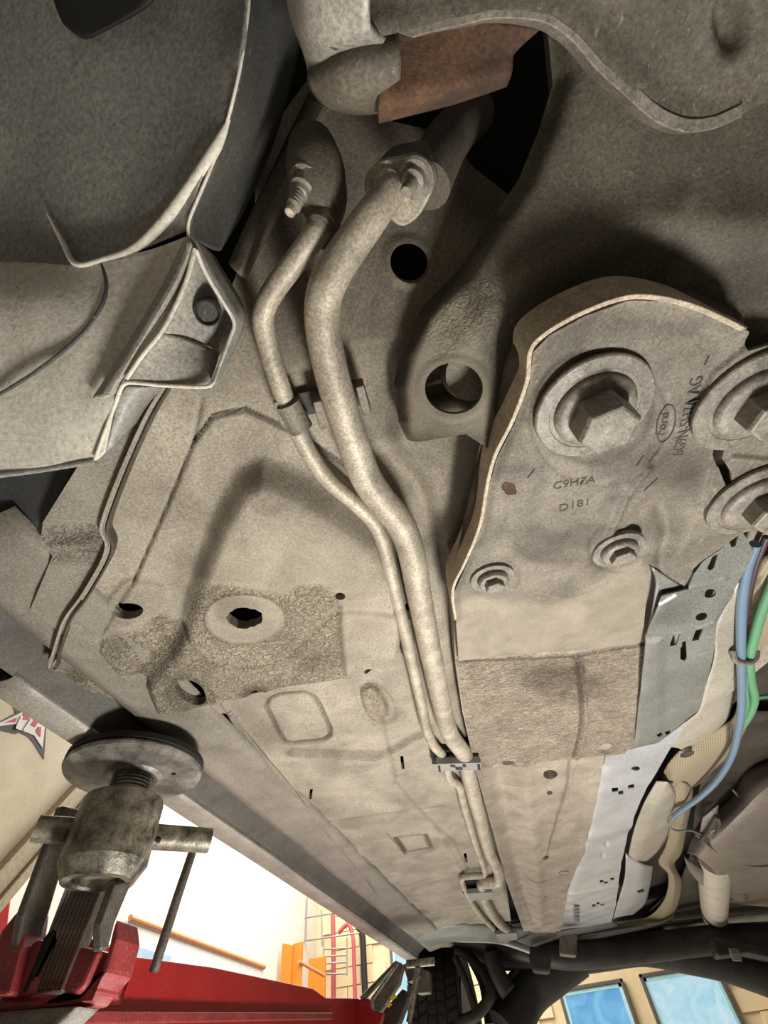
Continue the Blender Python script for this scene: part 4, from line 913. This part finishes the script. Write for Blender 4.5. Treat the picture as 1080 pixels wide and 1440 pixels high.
# woven wrap
WR = part_empty('heat_wrap', car, W(960, 1150, .36), 'woven beige heat wrap around the tunnel opening')
loft('wrap_cloth', [[(1045, 930, .372), (1040, 975, .374), (1030, 1010, .375), (1000, 1030, .375), (968, 1045, .374), (942, 1070, .374), (930, 1092, .373)],
                    [(1056, 940, .360), (1052, 985, .362), (1040, 1025, .362), (1015, 1048, .363), (985, 1062, .362), (958, 1085, .362), (940, 1102, .362)],
                    [(1058, 970, .372), (1050, 1020, .374), (1040, 1040, .375), (1025, 1062, .376), (1000, 1085, .376), (978, 1105, .376), (958, 1108, .372)]], M['wrap'], WR, nu=5, nv=5, solid=.003)
loft('wrap_cloth', [[(940, 1098, .372), (948, 1120, .372), (944, 1150, .372), (936, 1190, .374), (926, 1212, .376), (940, 1230, .378), (934, 1265, .38), (910, 1290, .382), (868, 1296, .384)],
                    [(962, 1100, .362), (962, 1125, .362), (958, 1155, .362), (950, 1190, .364), (938, 1212, .366), (948, 1235, .368), (944, 1268, .37), (922, 1298, .372), (868, 1304, .374)],
                    [(974, 1108, .38), (972, 1130, .38), (966, 1160, .38), (958, 1200, .382), (948, 1215, .384), (958, 1240, .386), (952, 1275, .388), (930, 1310, .39), (868, 1312, .392)]], M['wrap'], WR, nu=4, nv=5, solid=.003)
for cx, cy, a, b_ in ((966, 1060, 12, 6), (942, 1112, 5, 3), (943, 1100, 5, 2.5)):
    lathe('wrap_eyelet', W(cx, cy, .360), (0, 0, -1), [(.0011*a, 0), (.0011*a, .0015), (.0008*a, .0015), (.0007*a, .0005)], M['front'], WR, seg=16)
loft('foil_blanket', [[(1066, 790, .352), (1056, 830, .353), (1050, 870, .355), (1050, 920, .36)], [(1085, 780, .34), (1075, 830, .342), (1066, 880, .346), (1058, 925, .352)], [(1130, 790, .34), (1120, 840, .345), (1090, 890, .352), (1062, 935, .365)]], M['wrap'], WR, nu=4, nv=4, solid=.002)
# upper dark tunnel and the far side floor
build('tunnel_roof', [(.12, .25, CZ+.41), (1.2, .25, CZ+.41), (1.2, 2.9, CZ+.44), (.05, 2.9, CZ+.44), (.6, .25, CZ+.44), (.6, 2.9, CZ+.47)], [(0, 4, 5, 3), (4, 1, 2, 5)], M['front'], car, solid=.004)
loft('far_floor', [[(890, 1302, .40), (960, 1230, .40), (980, 1120, .41), (1010, 1040, .41), (1040, 1000, .42)], [(990, 1300, .40), (1010, 1240, .41), (1030, 1150, .42), (1060, 1050, .42), (1080, 1000, .42)], [(1120, 1300, .40), (1140, 1230, .41), (1160, 1120, .42), (1180, 1040, .42), (1200, 1000, .42)]], M['front'], car, nu=4, nv=4, solid=.003)
# cables
tube('cable_sleeve', [(1062, 765, .335), (1050, 800, .335), (1043, 850, .336), (1042, 920, .338), (1043, 970, .34), (1041, 1010, .341), (1030, 1060, .343), (1010, 1095, .345), (985, 1120, .347), (960, 1138, .35), (948, 1148, .353)], .0058, M['blue'], car, label='blue grey cable sleeve')
tube('cable_sleeve', [(1095, 800, .335), (1074, 850, .335), (1062, 890, .337), (1054, 925, .339), (1056, 955, .341), (1061, 980, .343), (1056, 1000, .345), (1044, 1020, .35)], .0062, M['green'], car, label='green cable sleeve')
tube('cable_sleeve', [(1056, 925, .341), (1048, 960, .343), (1050, 990, .346), (1040, 1022, .35)], .004, M['green'], car, label='thin green cable behind the sleeve')
tube('cable_sleeve', [(1078, 755, .345), (1064, 790, .344), (1054, 830, .344), (1048, 870, .345)], .004, M['purple'], car, label='dark purple cable')
tube('wire', [(948, 1148, .353), (942, 1160, .353), (950, 1168, .353), (972, 1168, .35), (990, 1174, .345), (1005, 1166, .34)], .0024, M['grey'], car)
tube('wire', [(1058, 985, .35), (1070, 980, .35), (1095, 978, .35)], .003, M['green'], car)
tube('cable_tie', [(1030, 914, .342), (1034, 928, .334), (1050, 932, .331), (1062, 926, .334), (1064, 914, .342)], .0042, M['plate'], car, seg=10, smooth_n=5)
# ---- exhaust box
EX = part_empty('exhaust_box', car, W(1040, 1180, .34), 'brown grey exhaust silencer box with hanger')
a0, a1 = W(985, 1225, .36), W(1110, 1010, .40)
loft('silencer_body', [[(1080, 1060, .44), (1050, 1085, .42), (1030, 1120, .41), (1000, 1150, .40), (975, 1175, .395), (966, 1200, .39)],
                       [(1110, 1090, .37), (1075, 1110, .36), (1045, 1140, .355), (1020, 1165, .35), (1000, 1185, .35), (982, 1205, .352)],
                       [(1150, 1130, .335), (1110, 1150, .33), (1080, 1170, .328), (1050, 1190, .328), (1025, 1210, .33), (1005, 1225, .335)],
                       [(1170, 1190, .345), (1140, 1210, .34), (1110, 1225, .338), (1080, 1238, .338), (1045, 1248, .34), (1015, 1252, .345)],
                       [(1190, 1260, .40), (1160, 1270, .39), (1120, 1275, .385), (1085, 1275, .38), (1050, 1272, .38), (1020, 1268, .38)]], M['muffler'], EX, nu=6, nv=6, solid=.003)
tube('seam_ring', [(978, 1172, .366), (1000, 1192, .345), (1030, 1210, .333), (1070, 1218, .328), (1120, 1210, .328)], .0035, M['muffler'], EX, seg=10)
tube('seam_ring', [(1030, 1110, .40), (1055, 1135, .37), (1085, 1150, .352), (1120, 1150, .348)], .003, M['muffler'], EX, seg=10)
tube('tail_pipe', [(1004, 1205, .375), (1004, 1240, .368), (1004, 1275, .363), (1006, 1298, .362)], .046, M['creampipe'], EX, seg=28)
tube('exhaust_pipe', [(1020, 1262, .38), (1060, 1255, .375), (1110, 1225, .37)], .018, M['wrap'], EX, seg=18)
lathe('hanger_ring', W(1003, 1158, .36), (.3, -.4, -.8), [(.018, 0), (.020, .003), (.018, .006), (.013, .005), (.012, 0)], M['muffler'], EX, seg=28)
tube('hanger_rod', [(1008, 1148, .345), (995, 1170, .34), (985, 1182, .34)], .0045, M['axle'], EX, seg=10)
loft('hanger_plate', [[(988, 1150, .352), (1010, 1132, .352)], [(984, 1172, .35), (1003, 1180, .35)]], M['muffler'], EX, nu=2, nv=2, solid=.003)
loft('end_flange', [[(962, 1205, .375), (985, 1222, .36), (1015, 1240, .35), (1050, 1252, .35)], [(968, 1222, .372), (985, 1242, .358), (1015, 1258, .348), (1050, 1268, .35)]], M['muffler'], EX, nu=2, nv=4, solid=.005)

# ---- rear axle region
RA = part_empty('rear_axle', car, W(800, 1360, .34), 'black rear axle carrier and links')
def Yt(name, pts, rad, mat, parent, n=6, seg=14, **kw):
    return tube3(name, [WY(x, y, Y) for x, y, Y in pts], rad, mat, parent, seg=seg, n=n, **kw)
loft('rear_pan', [[(560, 1300, .40), (640, 1296, .385), (720, 1304, .378), (800, 1312, .374), (900, 1300, .374), (1100, 1282, .38)], [(600, 1330, .36), (660, 1322, .356), (740, 1330, .354), (820, 1332, .352), (920, 1318, .352), (1120, 1300, .356)]], M['shield'], RA, nu=3, nv=5, solid=.004)
Yt('cross_beam', [(560, 1300, 2.75), (640, 1312, 2.75), (740, 1336, 2.75), (800, 1344, 2.75), (900, 1334, 2.75), (1000, 1322, 2.75), (1120, 1316, 2.75)], .045, M['axle'], RA)
Yt('cross_beam', [(770, 1348, 2.9), (850, 1336, 2.9), (900, 1330, 2.9), (960, 1340, 2.9), (1010, 1350, 2.9), (1060, 1366, 2.9), (1130, 1392, 2.9)], .066, M['axle'], RA)
Yt('lower_arm', [(810, 1340, 2.85), (775, 1366, 2.85), (742, 1394, 2.85), (712, 1450, 2.8)], .08, M['axle'], RA)
Yt('lower_arm', [(1085, 1372, 3.0), (1010, 1345, 3.0), (960, 1338, 3.0)], .06, M['axle'], RA)
Yt('stay_rod', [(640, 1345, 2.7), (655, 1380, 2.7), (668, 1420, 2.7)], .014, M['axle'], RA)
Yt('stay_rod', [(640, 1335, 2.75), (660, 1345, 2.75), (690, 1390, 2.7), (672, 1425, 2.7), (640, 1440, 2.7)], .02, M['axle'], RA)
Yt('stay_rod', [(672, 1425, 2.7), (710, 1385, 2.8), (735, 1355, 2.8)], .016, M['axle'], RA)
Yt('damper', [(668, 1335, 2.9), (690, 1380, 2.9), (700, 1440, 2.9)], .055, M['axle'], RA)
Yt('stay_rod', [(648, 1325, 2.8), (700, 1350, 2.8), (770, 1352, 2.8)], .03, M['axle'], RA)
Yt('stay_rod', [(690, 1340, 2.7), (700, 1370, 2.7), (715, 1395, 2.7)], .035, M['axle'], RA)
Yt('brake_hose', [(600, 1300, 2.5), (630, 1318, 2.5), (700, 1322, 2.55), (745, 1336, 2.55)], .012, M['grey'], RA)
prism('mount_block', [WY(x, y, 2.5) for x, y in ((787, 1316), (812, 1312), (810, 1344), (786, 1342))], .06, M['steel'], RA, n=(0, 1, 0), bevel=.006)
prism('bracket', [WY(x, y, 2.6) for x, y in ((742, 1340), (775, 1340), (772, 1368), (748, 1366))], .08, M['axle'], RA, n=(0, 1, 0), bevel=.01)
prism('bracket', [WY(x, y, 2.6) for x, y in ((1000, 1316), (1040, 1322), (1100, 1330), (1100, 1350), (1050, 1340), (1010, 1345))], .1, M['axle'], RA, n=(0, 1, 0), bevel=.01)
Yt('bolt_head', [(1028, 1342, 2.5), (1040, 1343, 2.5)], .018, M['bolt'], RA, n=1, seg=6)
# wheel
WH = part_empty('rear_wheel', car, (-.56, 3.0, CZ + .18), 'rear wheel with blocked tyre tread')
cw = np.array([-.535, 3.03, CZ + .13]); R0 = .345
prof = [(-.11, .84), (-.112, .90), (-.108, .96), (-.095, .988), (-.06, .999), (0, 1.0), (.06, .999), (.095, .988), (.108, .96), (.112, .90), (.11, .84), (.08, .60), (-.08, .60), (-.11, .84)]
V = []; Fc = []; SG = 96
for (dx, rr) in prof:
    for k in range(SG):
        q = 2*math.pi*k/SG; V.append(cw + np.array([dx, math.cos(q)*R0*rr, math.sin(q)*R0*rr]))
for i in range(len(prof)-1):
    for k in range(SG): k2 = (k+1) % SG; Fc.append((i*SG+k, i*SG+k2, (i+1)*SG+k2, (i+1)*SG+k))
build('tyre', V, Fc, M['tyre'], WH)
# tread blocks, joined: too small to pick apart singly
V = []; Fc = []
for k in range(60):
    q0 = 2*math.pi*k/60; q1 = q0 + 2*math.pi/60*.72
    for (x0, x1, sk) in ((-.104, -.062, .03), (-.056, -.022, -.03), (-.017, .017, .02), (.022, .056, .03), (.062, .104, -.03)):
        b0 = len(V)
        for rr in (R0*.985, R0*1.018):
            for (x, q) in ((x0, q0), (x1, q0+sk), (x1, q1+sk), (x0, q1)):
                V.append(cw + np.array([x, math.cos(q)*rr, math.sin(q)*rr]))
        Fc += [(b0+4, b0+5, b0+6, b0+7), (b0, b0+1, b0+5, b0+4), (b0+1, b0+2, b0+6, b0+5), (b0+2, b0+3, b0+7, b0+6), (b0+3, b0, b0+4, b0+7)]
build('tread_blocks', V, Fc, M['tyre'], WH, smooth=False, kind='stuff')
lathe('rim', cw + np.array([.1, 0, 0]), (-1, 0, 0), [(.21, 0), (.205, .02), (.19, .06), (.06, .08), (.05, .02)], M['axle'], WH, seg=40)
# arch edge behind the wheel, underside fold
loft('arch_edge', [[(520, 1262, .385), (545, 1285, .385), (575, 1306, .385), (600, 1310, .385), (620, 1306, .385)], [(530, 1262, .44), (560, 1290, .46), (585, 1302, .46), (605, 1300, .46), (622, 1298, .46)]], M['sill'], car, nu=2, nv=4, solid=.003)

# ------------------------------------------------------------------ the lift
LC = np.array([-.534, .596])
pad_c = np.array([-.545, .612, CZ + .352])
lp = thing('lift_pad', 'round steel lift pad with rubber disc pressed under the sill', 'lift pad', (LC[0], LC[1], CZ + .30))
P_ = lambda h: (LC[0], LC[1] + .006, CZ + h)
lathe('rubber_disc', P_(.341), (0, 0, 1), [(.094, 0), (.0975, .002), (.097, .010), (.088, .013)], M['black'], lp, seg=56)
lathe('steel_disc', P_(.331), (0, 0, 1), [(.036, -.004), (.042, 0), (.086, .001), (.096, .003), (.0975, .006), (.096, .0095)], M['pad'], lp, seg=64, sharp=20)
pr = []
for k in range(12): pr += [(.0245, -.05 + k*.0046), (.0278, -.0485 + k*.0046), (.0278, -.0470 + k*.0046)]
lathe('threaded_stem', P_(.329), (0, 0, 1), pr, M['pad'], lp, seg=36, sharp=15)
lathe('grease_hole', np.array(P_(.3315)) + np.array([.055, .02, 0]), (0, 0, -1), [(.004, -.001), (.004, .0006), (.003, .0012), (.002, .0012)], M['void'], lp, seg=14)

lf = thing('vehicle_lift', 'red lift beam with screw socket, links and hanging rod under the sill', 'car lift', (-.63, 1.3, CZ + .0))
lathe('socket', P_(.0), (0, 0, 1), [(.026, .300), (.046, .301), (.0525, .297), (.054, .292), (.054, .222), (.043, .203), (.033, .203), (.031, .206), (.030, .214), (0.001, .214)], M['cup'], lf, seg=64, sharp=18, label='galvanised screw socket')
tA, tB = W(50, 1165, .262), W(295, 1182, .262)
tube3('cross_tube', [tA, tB], .0155, M['cup'], lf, seg=28)
lathe('tube_hole', W(222, 1181, .244) , (0, -.4, -1), [(.004, -.002), (.004, .001), (.003, .0014)], M['void'], lf, seg=14)
tube3('hanging_rod', [W(270, 1200, .262), W(250, 1260, .205) * [1, 1, 0] + [0, 0, CZ+.205], WX(216, 1366, -.508)], .0062, M['steel'], lf, seg=14)
# ribbed bar: stacked thin leaves
def upr(px0, px1, h0, h1): return W(*px0, h0), W(*px1, h1)
barL, barR = ((96, 1240), (34, 1392)), ((150, 1245), (86, 1392))
nl = 9
for i in range(nl):
    f0 = i / nl; f1 = (i + .86) / nl
    top = lambda f: W(96 + 52*f, 1236 + 4*f, .214); bot = lambda f: W(36 + 50*f, 1394 - 1*f, .120)
    d = (W(75, 1395, .119) - W(75, 1395, .120)); 
    nn = np.array([-.3, .95, 0]); nn /= np.linalg.norm(nn)
    prism('leaf', [top(f0), top(f1), bot(f1), bot(f0)], .03, M['pad'], lf, n=nn, bevel=.0008)
# side links
def link(pts, X, th, mat, nm='side_link'):
    P = [WX(x, y, X) for x, y in pts]; return prism(nm, P, th, mat, lf, n=(1, 0, 0), bevel=.003)
link([(103, 1140), (78, 1135), (20, 1290), (0, 1400), (18, 1400), (45, 1330)], -.628, .012, M['steel'])
link([(150, 1245), (176, 1240), (150, 1300), (140, 1338), (128, 1340), (130, 1300)], -.515, .012, M['steel'])
link([(104, 1262), (92, 1270), (40, 1396), (28, 1398), (60, 1320)], -.60, .008, M['black'])
# red clevis cheeks
def cheek(outer, Y0, Y1, mat, nm='clevis_cheek', th=.03):
    prism(nm, [WY(x, y, Y0) for x, y in outer], Y1 - Y0, mat, lf, n=(0, 1, 0), bevel=.004)
cheek([(-30, 1400), (0, 1310), (22, 1282), (40, 1275), (30, 1330), (12, 1400)], .60, .64, M['redworn'])
cheek([(12, 1400), (30, 1345), (48, 1322), (60, 1320), (40, 1398)], .615, .63, M['redworn'])
cheek([(86, 1396), (112, 1330), (140, 1335), (118, 1386), (106, 1398)], .62, .65, M['redworn'])
cheek([(128, 1400), (150, 1340), (162, 1290), (164, 1320), (150, 1368), (112, 1412), (60, 1418), (-30, 1426), (-30, 1402), (60, 1402)], .63, .68, M['redworn'])
cheek([(70, 1325), (140, 1318), (150, 1330), (110, 1420), (30, 1420)], .70, .74, M['red'])
cheek([(-40, 1424), (110, 1414), (40, 1480), (-60, 1480)], .62, .66, M['steel'], 'ribbed_foot')
# red beam
bz = lambda x, y, X=-.64: WX(x, y, X)
top_pts = [(140, 1338), (300, 1360), (440, 1390), (458, 1403), (520, 1404)]
Pt = [bz(*p) for p in top_pts]
low = [np.array([p[0], p[1], CZ - .02]) for p in Pt]
prism('beam_side', Pt + low[::-1], .07, M['red'], lf, n=(-1, 0, 0), bevel=.002)
r0, r1 = bz(95, 1424, -.636), bz(462, 1425, -.636)
prism('beam_rib', [r0, r1, r1 - [0, 0, .012], r0 - [0, 0, .012]], .012, M['redworn'], lf, n=(1, 0, 0), bevel=.002)
# rear links and pad carrier
def YP(name, pts, Y, th, mat, **kw): return prism(name, [WY(x, y, Y) for x, y in pts], th, mat, lf, n=(0, 1, 0), bevel=kw.pop('bevel', .004), **kw)
YP('rear_link', [(504, 1403), (556, 1350), (560, 1353), (512, 1404)], 2.02, .03, M['steel'])
YP('rear_link', [(520, 1404), (562, 1352), (568, 1360), (562, 1385), (536, 1424), (524, 1420)], 2.0, .02, M['steel'])
YP('rear_link_edge', [(520, 1404), (558, 1352), (562, 1355), (526, 1406), (526, 1422), (521, 1418)], 1.98, .015, M['cup'])
YP('rear_socket', [(566, 1356), (588, 1350), (592, 1374), (574, 1382)], 2.05, .06, M['steel'])
YP('rear_socket', [(588, 1362), (602, 1365), (603, 1396), (586, 1398)], 2.08, .05, M['steel'])
tube3('rear_cross_tube', [WY(572, 1356, 2.0), WY(611, 1352, 2.0)], .010, M['cup'], lf, seg=14)
tube3('rear_rod', [WY(588, 1362, 2.0), WY(575, 1438, 2.0)], .009, M['cup'], lf, seg=12)
YP('label_sticker', [(548, 1403), (555, 1398), (558, 1402), (551, 1407)], 1.97, .002, M['yellow'], bevel=0)
YP('label_sticker', [(543, 1412), (549, 1409), (551, 1413), (546, 1417)], 1.97, .002, M['yellow'], bevel=0)
YP('rear_housing', [(535, 1425), (566, 1390), (575, 1400), (560, 1440), (535, 1450)], 2.1, .05, M['axle'])
YP('beam_end', [(500, 1404), (526, 1406), (540, 1425), (530, 1460), (500, 1460)], 2.03, .02, M['red'])
# lift post behind
ps = thing('lift_post', 'red and grey lift post at the left beyond the beige panel', 'lift post', (-2.95, 2.4, 0))
prism('post', [WX(x, y, -2.9) for x, y in ((-60, 1150), (10, 1210), (20, 1212), (21, 1225), (12, 1300), (0, 1420), (-60, 1420))], .2, M['red'], ps, n=(-1, 0, 0), bevel=.01)
prism('post_foot', [WX(x, y, -2.88) for x, y in ((-60, 1400), (2, 1400), (-2, 1500), (-60, 1500))], .24, M['axle'], ps, n=(-1, 0, 0), bevel=.01)
